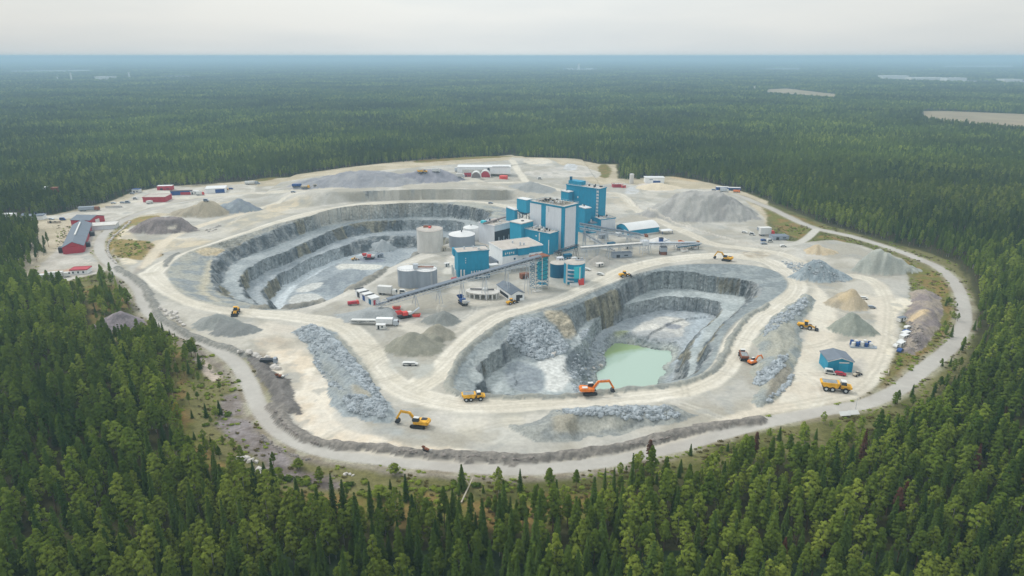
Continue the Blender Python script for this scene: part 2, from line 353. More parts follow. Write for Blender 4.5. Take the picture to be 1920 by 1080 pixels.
# rocky, reddish outer verge of the ring road
OUTV = 'E880,90 980,140 1060,330 1200,470 1450,610 1650,700 1780,840 1850,960 1880,1080 N430,640 600,800 760,870 900,905 1100,930 1329,950 J300,478 600,495 900,515 1300,500 1600,450 1800,400'
road(OUTV, 8, (160, 150, 140), 2, .85, None, (140, 130, 122), 5)
area('N80,640 200,590 350,600 420,700 560,800 640,890 700,930 640,1010 540,1000 440,900 300,810 180,740', (150, 142, 142), 1.5, .95, None, (126, 116, 112), 17, 4, jag=1.5)
area('N90,500 220,400 300,420 360,560 260,580 120,600', (152, 144, 142), 1.5, .9, None, (130, 120, 116), 18, 4, jag=1.5)
area('E1440,690 1540,670 1600,760 1680,830 1620,870 1540,830 1510,740', (206, 190, 176), 1, .9, None, None, None)
area('I1400,460 1600,470 1920,540 1920,590 1700,570 1500,520', (146, 136, 136), 1.5, .9, None, (120, 108, 104), 19, 4, jag=1)
area('E1200,60 1100,380 980,440 940,420 1050,330', (150, 138, 132), 1.5, .8, None, (128, 118, 110), 19, 4)
# yards inside the ring road
INNER = 'E780,0 1000,60 1110,180 1180,330 1350,460 1600,560 1850,680 Z480,690 505,740 545,790 600,825 700,848 850,862 1000,866 1100,862 1200,842 1300,812 1430,790 H0,1030 400,1010 700,950 820,890 900,700 980,640 1000,520 1000,400 1060,240 1050,100 D1050,1000 1000,900 700,800 500,760 240,780 0,740 C1900,600 1700,420 1500,380 1100,340 800,330 600,340 300,160 0,140 B1900,160 1400,200 900,240 300,310 0,360 A1700,420 1300,560 1050,600 900,700 850,850 900,960 700,900'
area(INNER, YARD, 1.5, 1, 1, (178, 173, 160), 21, 20, sm=0)
area('E1060,380 1180,330 1200,420 1400,500 1700,590 1900,640 F100,640 60,740 0,640 E1900,660 1500,560', (190, 180, 164), 1.5, .9, 1, (160, 150, 134), 22, 5, jag=1.5)
area('F100,600 250,590 400,600 410,700 470,800 550,880 550,980 560,1080 600,1180 560,1180 440,1080 330,1000 330,860 200,720 100,720', (238, 230, 214), 1.2, 1, 1, (228, 216, 196), 23, 9, jag=2)
area('N520,80 700,30 840,60 850,160 930,260 990,320 990,420 960,500 1020,560 1000,600 1100,660 1200,700 1329,740 J300,330 700,370 1000,400 600,395 N1329,820 1000,790 820,720 700,580 760,460 700,400 760,340 700,200 600,170 650,250 540,250 510,150', (238, 229, 212), 1.2, 1, 1, (226, 212, 190), 24, 9, jag=1.5)
area('N620,170 700,180 760,300 790,380 720,400 640,330 660,250', (204, 196, 180), 1, .9, 1)
area('F0,400 400,440 280,500 260,540 400,610 200,630 90,640 0,610', (212, 202, 184), 1.5, .9, 1, (198, 186, 168), 25, 8)
area('J200,60 560,120 600,260 760,330 900,345 1060,330 960,250 1060,200 1500,110 1900,60 1920,30 J1000,80 600,20', (214, 208, 192), 1.5, .8, 1, (202, 198, 186), 26, 7)
area('J500,140 640,150 620,230 520,240', (186, 184, 178), 2, .8); area('J800,250 950,240 1060,330 880,345 780,310', (200, 200, 194), 2, .6)
area('J180,260 280,240 400,270 520,300 430,310 300,295', (176, 180, 178), 2, .8)
area('A760,900 760,820 830,740 900,650 1000,590 1250,570 1270,600 1000,640 930,700 870,800 830,860 860,950 800,940', (140, 136, 84), 1.2, .95, 5, (164, 140, 84), 14, 6)
area('A880,700 960,670 1010,720 1030,770 960,790 890,760', (228, 214, 186), 1.5, .95); area('A1140,760 1300,750 1500,740 1640,770 1600,800 1300,830 1160,880 1120,840', (222, 208, 180), 1.5, .8, 1, (206, 192, 166), 71, 8)
area('A850,780 900,750 1000,760 1120,770 1200,850 1230,880 1130,910 960,905 860,880', (130, 120, 66), 1.2, 1, 5, (160, 140, 90), 15, 5, jag=1)
area('A1090,780 1200,840 1210,880 1150,900 1110,840', (150, 128, 96), 1, .9); area('A880,900 1000,905 1060,920 980,950 900,940', (232, 220, 196), 1, .9)
area('A1060,930 1130,900 1100,1010 1040,1060 980,1000', (170, 158, 144), 1.5, .8, None, (146, 136, 126), 72, 3); area('A1240,470 1400,440 1900,490 1500,600 1280,580', (218, 204, 178), 2, .6)
# ring road shoulders, asphalt
RING = 'A2400,330 1920,390 1400,468 1100,535 900,622 760,730 735,830 790,915 930,1010 E830,10 1000,110 1060,200 1075,290 1160,385 1350,485 1600,590 1770,710 1870,870 1910,990 N430,500 520,640 640,740 780,810 950,860 1150,895 1329,915 J300,438 500,452 800,474 1000,483 1200,476 1500,437 1800,370 1920,345 K160,300 350,240 700,165 1000,125 1120,80 1250,10 H1000,905 1180,760 1400,590 1480,420 1470,300 1430,160 1350,60 1250,-10 D1200,930 1000,850 700,750 470,700 320,670 0,515 V900,330 720,250 600,215'
area('A900,500 1040,400 1250,350 1500,370 1920,330 1920,400 1400,520 1100,560 950,620 860,660 600,590 500,600 200,600 400,575', (208, 203, 192), 2, 1, 1, (196, 190, 178), 27, 12)
area('A380,860 640,700 830,600 760,700 690,820 700,900 820,980 760,1010 400,1090 240,1020', (200, 194, 184), 2, 1, 1, (186, 178, 166), 28, 9)
area('A270,1000 600,960 500,1010 330,1040', (206, 160, 126), 1.5, .6)
DR = road(RING, 10.5, (176, 172, 150), 1.5, .8, None, (150, 140, 118), 5)
DR = road(RING, 6.6, (196, 192, 184), .5, 1, 3, (188, 183, 175), 22, warp=.12)
road('V1590,640 1500,730 1380,800 1200,830 900,820', 6, (206, 202, 192), .8, 1, 3, warp=.1)
# haul roads
H1 = 'C100,545 B1920,520 1700,480 1400,462 1000,475 700,505 400,560 200,620 0,690 A1700,790 1400,880 1200,950 1130,1030 E1120,40 1180,110 1350,220 1600,310 1920,350 F150,360 350,385 600,420 750,510 840,620 900,740 990,850 1140,950 1400,1020 1700,1050 G0,1030 400,1010 900,975 1250,930 1480,850 1600,740 1680,600 1740,480 1860,370 H0,340 160,240 220,150 180,60 D60,940 C1850,900 1600,870 1200,900 900,960 700,1060 G500,200 200,310 0,350 F1750,420 1600,560 1450,720 1300,850 1150,930'
H2 = 'A900,480 B-300,430 0,400 300,390 600,370 900,310 1200,290 1400,275 1600,320 1920,330 C100,320 300,370 500,400 760,400 850,440 900,520 1100,620 1350,720 1500,800 1800,830 D200,880 400,940 600,1020 H800,100 900,240 900,420 880,580 830,700 750,860 600,960 300,1010 0,1060'
road(H2, 9, CREAM, 1.5, .95, 2, (214, 206, 190), 10)
road('C100,320 20,200 0,160', 8, CREAM, 1.5, .95, 2); road('A1920,520 1600,620 1300,720 1150,860 1090,960', 8, (226, 214, 192), 2, .9, 2)
road('B0,520 200,440 350,400', 7, CREAM, 1.5, .9, 2)
road('H0,0 150,50 330,180 430,330 400,560 300,740 200,900 0,1040', 13, CREAM, 2, .95, 2, (216, 206, 188), 9)
area('H480,210 700,200 900,250 920,420 880,600 760,840 500,960 200,1040 250,800 330,560 430,480 460,560 620,560 820,500 800,330', (222, 213, 196), 2, .8, 2)
road('F1100,440 1500,560 1600,420 1800,300 1920,270 S300,820 900,830', 9, (222, 215, 200), 2, .8, 2)
road('F450,300 600,230 800,120 1000,20 B1300,870 1500,850 1450,1000', 8, (220, 215, 204), 1.5, .9, 2)
road('F600,400 580,340 700,270', 2, (170, 168, 160), .8, .8)
road('J0,330 400,385 900,405 1300,385 1700,330 1920,280 K300,190 600,120', 5, (222, 212, 194), 1.5, .9, 2)
road(H1, 19, (172, 170, 160), 2, .75, None, (184, 180, 168), 6, warp=.8)
road(H1, 12.5, (232, 226, 212), 1.0, 1, 2, (224, 217, 201), 14, warp=.4)
area('F920,730 1180,690 1350,760 1280,830 1100,820', (196, 196, 188), 2, .8); area('F560,330 720,330 640,390', (190, 188, 180), 1.5, .7)
area('F1100,700 1180,830 1250,845 1330,810 1350,700', (186, 186, 178), 1.5, .8)
area('V700,890 1000,900 1070,950 900,985 740,960', (206, 196, 176), 1.5, .9, None, (176, 162, 140), 29, 2.5)
area('M460,400 560,300 750,220 940,160 1100,100 1170,110 1200,170 1050,230 800,310 500,420', (206, 196, 174), 1.5, .95, 1, (186, 180, 164), 30, 8)
area('M800,200 900,170 1080,110 1100,160 960,240 850,240', (224, 208, 178), 1.5, .7)
area('C780,400 850,470 900,540 860,560 700,440', (196, 186, 166), 2, .7); area('C770,600 1000,560 1100,600 860,640', (190, 182, 168), 1.5, .8)
area('C540,900 760,850 900,870 980,900 700,980 560,980', (176, 174, 166), 1.5, .8, None, (156, 156, 150), 31, 4)
# pits
def DD(i, res): return res[i][0]
def paintm(m, col, col2=None, sc=6, seed=1, a=1.0, kind=None):
    m = np.asarray(m, float)
    paint(np.where(m > 0, 5.0, -100.0), col, .1, a, kind, col2, seed, sc)
A0 = resA[0][0]; B0 = resB[0][0]
paint(A0, (150, 156, 157), 1, 1, 4, (174, 174, 164), 33, 7)
paint(resA[2][0], (180, 186, 186), 1.2, 1, 4, (160, 167, 169), 34, 10)
paint(resA[4][0], (178, 185, 188), 1.2, 1, 4, (156, 164, 169), 35, 10)
paint(resA[6][0], (178, 185, 188), 1.2, 1, 4, (158, 166, 171), 36, 16)
area('M1160,830 1260,770 1500,680 1640,690 1600,760 1400,860 1280,900 1150,860', (142, 150, 156), 1.5, .9, 4, (160, 168, 172), 37, 5)
area('M1370,650 1500,640 1745,650 1700,690 1500,680 1380,690', (226, 224, 214), 1, .9, 4); area('M1060,830 1250,780 1280,800 1200,850 1060,870', (222, 222, 216), 1, .9, 4)
area('M980,960 1040,880 1200,870 1280,910 1180,950', (214, 214, 208), 1, .9, 4)
P_ = smooth(gpoly('M880,970 940,880 1020,800 1150,730 1300,650 1450,585 1560,565'), 2, False); D_, _ = sdf(P_, WX, WY, closed=False, cut=14); paint(np.minimum(5.5-D_, resA[6][0]), (216, 224, 227), 1.0, 1, 4)
area('B740,900 900,890 1000,920 800,930', (136, 142, 156), 1, .8, 4)
area('M270,540 420,510 520,540 480,570 340,590', (222, 200, 158), 1.5, .8); area('M380,600 450,640 400,740 360,850 420,900 500,950 420,940 300,860 330,720', (206, 196, 170), 2, .7)
paint(B0, (158, 165, 165), 1, 1, 4, (140, 148, 150), 40, 7)
paint(resB[2][0], (194, 201, 200), 1.2, 1, 4, (174, 182, 182), 41, 10)
paint(resB[4][0], (166, 174, 179), 1.2, 1, 4, (178, 185, 189), 42, 9)
area('G880,510 960,420 1100,370 1270,380 1350,420 1300,470 1290,530 1150,540 1000,530', (232, 229, 220), 1.2, .95, 4, (212, 211, 205), 43, 8)
area('G1110,430 1250,430 1300,460 1200,470', (152, 156, 164), 1, .9, 4); area('G900,530 1000,470 1200,480 1290,560 1000,560', (168, 172, 174), 1.5, .7, 4)
road('G1440,380 1400,470 1340,590 1300,640', 9, (188, 198, 204), 2, .9, 4); area('G760,490 880,480 870,520 800,530', (178, 186, 130), 1.5, .8, 4)
area('G200,700 380,640 420,700 400,790 470,800 440,860 370,950 240,910 270,830 190,740', (226, 227, 222), 1.2, .95, 4)
area('G0,400 200,380 330,470 430,600 380,650 190,700 0,640', (178, 186, 188), 1.5, .8, 4, (156, 164, 168), 44, 2.2)
area('G-60,690 100,700 250,800 260,880 230,950 100,950 -60,900', (146, 154, 160), 1.5, .95, 4, (160, 168, 172), 45, 5)
area('G420,640 520,620 620,680 690,740 600,800 620,830 540,870 440,840 400,740', (140, 148, 154), 1.2, .95, 4, (152, 160, 164), 46, 4)
area('G240,330 400,330 450,420 470,520 420,560 330,440 250,380', (208, 196, 170), 1.5, .9, 4, (186, 176, 154), 47, 4)
area('F1640,650 1820,590 1840,640 1700,720 1660,820 1780,920 1680,930 1580,850', (182, 188, 186), 1.5, .7, 4)
area('G700,540 900,560 1210,620 1200,640 1000,620 880,590 760,580', (130, 140, 148), 1, .9, 4)
paint(np.where((Dp > -7), Dp+3, -100), (150, 158, 152), 2, .7, 4, (186, 190, 178), 55, 6)
# rock faces: dark, blocky
SL, _ = sdf(gpoly('G-60,520 -40,430 0,385 200,350 330,330 420,310 470,380 540,470 520,560 470,640 420,660 350,700 300,790 100,720 0,700 -30,640'), WX, WY)
rk = (ROCK > 0) & (SL < 0)
dirn = fbm(XF, YF, 5, 400, 4); big = fbm(XF, YF, 30, 410, 3)
paintm(rk, (128, 136, 140), (164, 168, 168), 4, 48, 1, 4)
paintm(rk & (fbm(XF, YF, 7, 430, 3) > .12), (94, 102, 106), (120, 126, 128), 3, 52, .75, 4)
paintm(rk & (big > .18), (168, 162, 138), (118, 116, 104), 4, 49, .8, 4)
paintm((frontP > 0) & rk, (134, 142, 150), (160, 164, 164), 2.5, 50, 1, 4)
paint(frontP+0*XF, (196, 190, 176), 1.5, .25)
# floor of the plateau wall to the right: earth brown
area('C0,380 150,400 350,440 200,470 0,440', (196, 188, 172), 1.5, .8)
area('B600,330 1300,300 1900,340 1900,370 1300,360 700,380', (190, 184, 170), 1.5, .8)
# far yards
area('C60,250 240,230 480,190 600,230 680,260 640,300 300,300 150,290', (214, 208, 198), 1.5, .9, 1, (198, 194, 186), 51, 12)
area('C90,150 290,150 300,190 80,190', (226, 216, 196), 1, .9); area('C390,190 490,190 490,240 390,240', (214, 216, 218), 1, .9)
area('C920,340 1100,330 1260,380 1100,400 940,380', (226, 216, 204), 1.5, .9); area('C850,370 960,350 960,410 850,420', (204, 206, 206), 1.5, .9)
area('C1180,280 1380,310 1400,330 1200,300', (206, 184, 146), 1.5, .8)
area('H930,230 1100,230 1090,290 960,340 930,420 950,660 880,700 930,430', (238, 228, 206), 1.5, .9, 1)
area('H380,880 640,860 640,700 750,690 740,800 560,840', (180, 176, 170), 2, .5)
# heaps
def hp(key, c, c2=None, sc=3.0, a=1.0):
    i = dig[key]; paintm(ZONE == i, c, c2, sc, 60+i, a)
hp('bigmound', (186, 184, 178), (170, 168, 164), 12); hp('rear', (168, 170, 168)); hp('plateau', (170, 170, 172), (156, 157, 162), 14); hp('plateau2', (156, 156, 164))
hp('sand', (214, 198, 168), (202, 184, 154)); hp('ridge9', (186, 188, 178), (174, 178, 170)); hp('slag', (150, 162, 168), (172, 182, 186), 1.6)
hp('t11', (180, 170, 150), (200, 184, 156), 4); hp('t12', (160, 164, 152), (148, 154, 144), 3)
hp('t1', (160, 163, 159)); hp('t1b', (140, 143, 141)); hp('t2', (146, 149, 145)); hp('t3', (160, 158, 143), (150, 149, 136)); hp('t4', (168, 164, 149)); hp('t5', (174, 178, 178))
hp('tan', (194, 182, 158), (178, 168, 148), 8); hp('blue', (158, 166, 170), (144, 152, 160)); hp('brown', (150, 140, 136), (132, 124, 122), 2.4); hp('left', (164, 154, 156), (138, 130, 134), 1.8)
hp('white', (232, 230, 226)); hp('c18', (176, 172, 164)); hp('pitcone', (176, 182, 184)); hp('c20', (206, 198, 176)); hp('beige', (226, 212, 186))
hp('r1', (150, 158, 162), (168, 176, 178), 1.6); hp('r2', (156, 162, 160), (176, 176, 164), 6); hp('r3', (150, 154, 152), (168, 170, 164), 3)
hp('r5', (142, 132, 130), (168, 156, 142), 5); hp('r4', (134, 130, 126), (116, 112, 108), 2)
hp('b1', (128, 124, 118), (152, 146, 138), .9); hp('b2', (140, 140, 134), (158, 156, 148), 1.5); hp('b3', (152, 150, 142), (168, 164, 152), 2); hp('b4', (158, 160, 154), (172, 172, 162), 2); hp('b5', (150, 150, 144)); hp('b6', (214, 208, 196))
area('J1300,240 1330,200 1450,190 1560,200 1640,220 1560,250 1400,275 1320,280', (206, 204, 192), 1, .95); area('J1170,180 1300,160 1320,230 1340,280 1250,280 1180,240', (172, 164, 144), 1.5, .7)
area('F480,680 600,760 680,880 720,980 620,1000 560,900 480,780', (160, 164, 160), 1.5, .7); area('F700,870 850,930 860,1000 760,980', (180, 172, 152), 1.5, .8); area('F580,500 640,520 760,640 860,790 960,920 900,900 700,680', (182, 180, 168), 1.2, .8)
area('H30,480 170,420 210,440 220,560 170,640 0,680 G1900,620', (176, 174, 160), 1.5, .7); area('H0,800 200,760 170,860 60,960 G1880,1000 1920,860', (156, 148, 132), 1.5, .8)
area('H1200,320 1210,360 1060,420 1040,400', (220, 196, 158), .8, .9); area('H500,230 640,190 660,220 540,310', (214, 194, 158), 1, .9)
area('U500,740 600,700 640,710 630,740 540,760', (226, 216, 198), .8, .9)
# random turning tracks, damp patches and dust in the open yards
rt = np.random.default_rng(77); yd = np.nonzero(((KIND == 1) | (KIND == 2)) & (ZONE == 0) & (A0 < 0) & (B0 < 0))[0]
for q in range(130):
    i0 = yd[rt.integers(len(yd))]; x_, y_ = XF[i0], YF[i0]; an = rt.uniform(0, 6.28); kv = rt.uniform(-.05, .05); pl = []
    for s_ in range(9): pl.append((x_, y_)); x_ += math.cos(an)*6; y_ += math.sin(an)*6; an += kv*6
    pl = np.array(pl); dk = rt.random() < .6
    for of in (-1.1, 1.1):
        T = np.gradient(pl, axis=0); T /= np.linalg.norm(T, axis=1)[:, None]+1e-6
        D, _ = sdf(pl+np.stack([-T[:, 1], T[:, 0]], 1)*of, WX*.3+XF*.7, WY*.3+YF*.7, closed=False, cut=4)
        paint(np.where((ZONE == 0) & ((KIND == 1) | (KIND == 2)) & (D < 5), .5-D, -100), (176, 170, 156) if dk else (232, 227, 214), .6, .5)
dm = fbm(XF, YF, 9, 620, 4); dm2 = fbm(XF, YF, 22, 630, 4); op = (ZONE == 0) & (KIND == 1) & (A0 < -1) & (B0 < -1)
paint(np.where(op, (dm-.22)*12, -100), (178, 173, 160), 1.5, .55); paint(np.where(op, (dm2-.2)*12, -100), (224, 219, 208), 2, .45); paint(np.where(op & (dm2 < .1), (-dm-.3)*14, -100), (172, 172, 166), 1.2, .6)
# tyre tracks along the haul roads
for s_, off in ((H1, 2.6), (H1, 1.0), (H1, -1.4), (H1, -3.0), (H2, 1.2), (H2, -1.2), (H1, 4.2)):
    P = smooth(gpoly(s_), 2, False); T = np.gradient(P, axis=0); T /= np.linalg.norm(T, axis=1)[:, None]+1e-6
    P2 = P+np.stack([-T[:, 1], T[:, 0]], 1)*off
    D, _ = sdf(P2, WX*.4+XF*.6, WY*.4+YF*.6, closed=False, cut=6)
    paint(np.where(ZONE == 0, .55-D, -100), (194, 187, 170), .5, .5)
# general mottling
keep = (SITED > 0)
CC *= (1+.07*n1+.06*n2)*(1+.05*fbm(XF, YF, 1.7, 230, 2)[:, None])
CC = np.clip(CC, .01, .9)
# ------------------------------------------------------------------ materials
MATS = {}
def newmat(name):
    m = bpy.data.materials.new(name); m.use_nodes = True
    nt = m.node_tree; b = nt.nodes['Principled BSDF']; return m, nt, b
def N(nt, t, **k):
    n = nt.nodes.new(t)
    for a, v in k.items(): setattr(n, a, v)
    return n
def terrain_mat(name, bump=.3, scale=1.0, rough=.95, contrast=.25, rock=False):
    m, nt, b = newmat(name); lk = nt.links.new
    at = N(nt, 'ShaderNodeAttribute', attribute_name='Col')
    geo = N(nt, 'ShaderNodeNewGeometry')
    no = N(nt, 'ShaderNodeTexNoise'); no.inputs['Scale'].default_value = scale; no.inputs['Detail'].default_value = 6; no.inputs['Roughness'].default_value = .7
    mp = N(nt, 'ShaderNodeMapping'); mp.inputs['Scale'].default_value = (1, 1, .8 if rock else 1)
    lk(geo.outputs['Position'], mp.inputs[0]); lk(mp.outputs[0], no.inputs['Vector'])
    mr = N(nt, 'ShaderNodeMapRange'); mr.inputs['From Min'].default_value = .3; mr.inputs['From Max'].default_value = .7
    mr.inputs['To Min'].default_value = 1-contrast; mr.inputs['To Max'].default_value = 1+contrast
    lk(no.outputs['Fac'], mr.inputs['Value'])
    mul = N(nt, 'ShaderNodeVectorMath', operation='SCALE'); lk(at.outputs['Color'], mul.inputs[0]); lk(mr.outputs[0], mul.inputs['Scale'])
    if rock:      # broken blocks, each with its own tone
        v2 = N(nt, 'ShaderNodeTexVoronoi'); v2.inputs['Scale'].default_value = .42; lk(mp.outputs[0], v2.inputs['Vector'])
        wn = N(nt, 'ShaderNodeSeparateColor'); lk(v2.outputs['Color'], wn.inputs[0])
        sn = N(nt, 'ShaderNodeSeparateXYZ'); lk(geo.outputs['True Normal'], sn.inputs[0])
        st = N(nt, 'ShaderNodeMapRange'); lk(sn.outputs['Z'], st.inputs['Value']); st.inputs['From Min'].default_value = .95; st.inputs['From Max'].default_value = .6; st.inputs['To Min'].default_value = .08; st.inputs['To Max'].default_value = .34
        bs = N(nt, 'ShaderNodeMapRange'); lk(sn.outputs['Z'], bs.inputs['Value']); bs.inputs['From Min'].default_value = .97; bs.inputs['From Max'].default_value = .7; bs.inputs['To Min'].default_value = .22; bs.inputs['To Max'].default_value = 1.0
        a_ = N(nt, 'ShaderNodeMath', operation='SUBTRACT'); lk(wn.outputs[0], a_.inputs[0]); a_.inputs[1].default_value = .45
        b_ = N(nt, 'ShaderNodeMath', operation='MULTIPLY_ADD'); lk(a_.outputs[0], b_.inputs[0]); lk(st.outputs[0], b_.inputs[1]); b_.inputs[2].default_value = 1.0
        m3 = N(nt, 'ShaderNodeVectorMath', operation='SCALE'); lk(mul.outputs[0], m3.inputs[0]); lk(b_.outputs[0], m3.inputs['Scale']); mul = m3
    lk(mul.outputs[0], b.inputs['Base Color'])
    b.inputs['Roughness'].default_value = rough; b.inputs['Specular IOR Level'].default_value = .15
    bp = N(nt, 'ShaderNodeBump'); bp.inputs['Strength'].default_value = bump; bp.inputs['Distance'].default_value = .6 if not rock else 1.6
    if rock:
        lk(bs.outputs[0], bp.inputs['Strength'])
        vo = N(nt, 'ShaderNodeTexVoronoi'); vo.inputs['Scale'].default_value = .55; lk(mp.outputs[0], vo.inputs['Vector'])
        ad = N(nt, 'ShaderNodeMath', operation='ADD'); lk(no.outputs['Fac'], ad.inputs[0]); lk(vo.outputs['Distance'], ad.inputs[1])
        lk(ad.outputs[0], bp.inputs['Height'])
    else: lk(no.outputs['Fac'], bp.inputs['Height'])
    lk(bp.outputs[0], b.inputs['Normal'])
    return m
MATS['ground'] = terrain_mat('ground_material', .35, .9, contrast=.3)
MATS['yard'] = terrain_mat('gravel_material', .3, .55, contrast=.13)
MATS['road'] = terrain_mat('asphalt_material', .05, .5, rough=.85, contrast=.05)
MATS['pit'] = terrain_mat('rock_material', 1.0, .5, contrast=.3, rock=True)
MATS['heap'] = terrain_mat('heap_material', .5, 1.1, contrast=.16)
def pmat(name, rgb, rough=.6, metal=0.0, var=.12, scale=.6, spec=.3, stripes=0.0):
    """painted / built surface: colour with dirt noise, optional vertical cladding ribs"""
    if name in MATS: return MATS[name]
    m, nt, b = newmat(name); lk = nt.links.new
    tc = N(nt, 'ShaderNodeTexCoord'); no = N(nt, 'ShaderNodeTexNoise')
    no.inputs['Scale'].default_value = scale; no.inputs['Detail'].default_value = 5; no.inputs['Roughness'].default_value = .65
    mp = N(nt, 'ShaderNodeMapping'); mp.inputs['Scale'].default_value = (1, 1, .3); lk(tc.outputs['Object'], mp.inputs[0]); lk(mp.outputs[0], no.inputs['Vector'])
    mr = N(nt, 'ShaderNodeMapRange'); mr.inputs['From Min'].default_value = .3; mr.inputs['From Max'].default_value = .72
    mr.inputs['To Min'].default_value = 1+var*.5; mr.inputs['To Max'].default_value = 1-var
    lk(no.outputs['Fac'], mr.inputs['Value'])
    sc = N(nt, 'ShaderNodeVectorMath', operation='SCALE'); sc.inputs[0].default_value = rgb; lk(mr.outputs[0], sc.inputs['Scale'])
    lk(sc.outputs[0], b.inputs['Base Color'])
    b.inputs['Roughness'].default_value = rough; b.inputs['Metallic'].default_value = metal; b.inputs['Specular IOR Level'].default_value = spec
    if stripes:
        w = N(nt, 'ShaderNodeTexWave'); w.inputs['Scale'].default_value = stripes; lk(tc.outputs['Object'], w.inputs['Vector'])
        bp = N(nt, 'ShaderNodeBump'); bp.inputs['Strength'].default_value = .4; bp.inputs['Distance'].default_value = .05
        lk(w.outputs['Fac'], bp.inputs['Height']); lk(bp.outputs[0], b.inputs['Normal'])
    MATS[name] = m
    return m
def C255(r, g, b, e=None):
    v = lin((r, g, b))/(e or EXPO); return tuple(np.clip(v, 0.003, .85))
def setp(o, label=None, cat=None, group=None, kind=None):
    if label: o['label'] = label
    if cat: o['category'] = cat
    if group: o['group'] = group
    if kind: o['kind'] = kind
    return o
# ------------------------------------------------------------------ terrain meshes, split by what they are
Zg = ZH.reshape(NY, NX)
dzx = np.gradient(Zg, gx, axis=1); dzy = np.gradient(Zg, gy, axis=0)
NRM = np.stack([-dzx.ravel(), -dzy.ravel(), np.ones(NX*NY)], 1); NRM /= np.linalg.norm(NRM, axis=1)[:, None]
VCO = np.stack([XF, YF, ZH], 1).astype(np.float32)
ii, jj = np.meshgrid(np.arange(NY-1), np.arange(NX-1), indexing='ij')
v00 = (ii*NX+jj).ravel(); FACES = np.stack([v00, v00+1, v00+NX+1, v00+NX], 1)
def submesh(name, fm, mat, extra=None):
    f = FACES[fm]
    if len(f) == 0: return None
    u, inv = np.unique(f.ravel(), return_inverse=True)
    co = VCO[u]; nr = NRM[u]; cc = CC[u]; inv = inv.astype(np.int32)
    if extra is not None:
        k = len(co); co = np.vstack([co, extra[0]]); nr = np.vstack([nr, np.tile((0, 0, 1.0), (len(extra[0]), 1))])
        cc = np.vstack([cc, extra[2]]); inv = np.concatenate([inv, (extra[1]+k).ravel().astype(np.int32)])
    me = bpy.data.meshes.new(name); nf = len(inv)//4
    me.vertices.add(len(co)); me.vertices.foreach_set('co', co.astype(np.float32).ravel())
    me.loops.add(nf*4); me.loops.foreach_set('vertex_index', inv)
    me.polygons.add(nf); me.polygons.foreach_set('loop_start', np.arange(0, nf*4, 4, dtype=np.int32)); me.polygons.foreach_set('loop_total', np.full(nf, 4, np.int32))
    me.polygons.foreach_set('use_smooth', np.ones(nf, bool))
    me.update(calc_edges=True)
    at = me.attributes.new('Col', 'FLOAT_COLOR', 'POINT')
    at.data.foreach_set('color', np.hstack([cc, np.ones((len(cc), 1))]).astype(np.float32).ravel())
    me.normals_split_custom_set_from_vertices(nr.astype(np.float32))
    me.materials.append(mat)
    o = bpy.data.objects.new(name, me); COL.objects.link(o)
    return o
fz = ZONE[FACES[:, 0]]; fk = KIND[FACES[:, 0]].copy()
PITM = ((A0 > .5) | (B0 > .5))[FACES[:, 0]]
fk[PITM] = 4
# outer sheet out to the horizon: a graded ring round the detailed grid
def outer_sheet():
    def axis(lo, hi, far):
        a = [lo]; st = 40.0; v = lo
        while v > -far: v -= st; st *= 1.35; a.append(v)
        b = [hi]; st = 40.0; v = hi
        while v < far: v += st; st *= 1.35; b.append(v)
        return sorted(a)+[(lo*(1-t)+hi*t) for t in np.linspace(0, 1, 20)[1:-1]]+b
    xs = axis(x0g, x1g, 26000); yy = axis(y0g, y1g, 42000); yy = [v for v in yy if v > -500]
    xs = np.array(sorted(set(xs))); yy = np.array(sorted(set(yy)))
    X, Y = np.meshgrid(xs, yy); n = len(xs)
    co = np.stack([X.ravel(), Y.ravel(), np.zeros(X.size)], 1)
    q = []
    for i in range(len(yy)-1):
        for j in range(n-1):
            cx = (xs[j]+xs[j+1])/2; cy = (yy[i]+yy[i+1])/2
            if x0g < cx < x1g and y0g < cy < y1g: continue
            a = i*n+j; q.append((a, a+1, a+n+1, a+n))
    col = np.tile(alb((58, 76, 46))[None, :], (len(co), 1))
    return co, np.array(q), col
# border of the detailed grid sits at height 0 so that both meet
edge = np.minimum.reduce([XF-x0g, x1g-XF, YF-y0g, y1g-YF]); fade = sstep(0, 12, edge)
VCO[:, 2] = VCO[:, 2]*fade
setp(submesh('ground', (fz == 0) & ((fk == 0) | (fk == 5)), MATS['ground'], outer_sheet()), kind='structure')
setp(submesh('gravel_ground', (fz == 0) & (fk == 1), MATS['yard']), kind='structure')
setp(submesh('haul_road', (fz == 0) & (fk == 2), MATS['yard']), kind='structure')
setp(submesh('road', (fz == 0) & (fk == 3), MATS['road']), kind='structure')
westf = XF[FACES[:, 0]] < -30
pitA_f = (A0 > .5)[FACES[:, 0]]
setp(submesh('terrain', (fz == 0) & (fk == 4) & (pitA_f), MATS['pit']), kind='structure').name = 'pit_terrain'
setp(submesh('pond_pit_terrain', (fz == 0) & (fk == 4) & (~pitA_f), MATS['pit']), kind='structure')
HEAPOBJ = []
for i, lb in enumerate(HEAPS, 1):
    m = MATS['heap']
    if lb[0] in ('rubble_bank', 'rock_berm', 'rubble_heap', 'spoil_heap'): m = MATS['ground']
    o = submesh(lb[0], fz == i, m)
    if o is None: print('no faces for heap', lb); continue
    setp(o, lb[2], lb[1], lb[3]); HEAPOBJ.append(o)
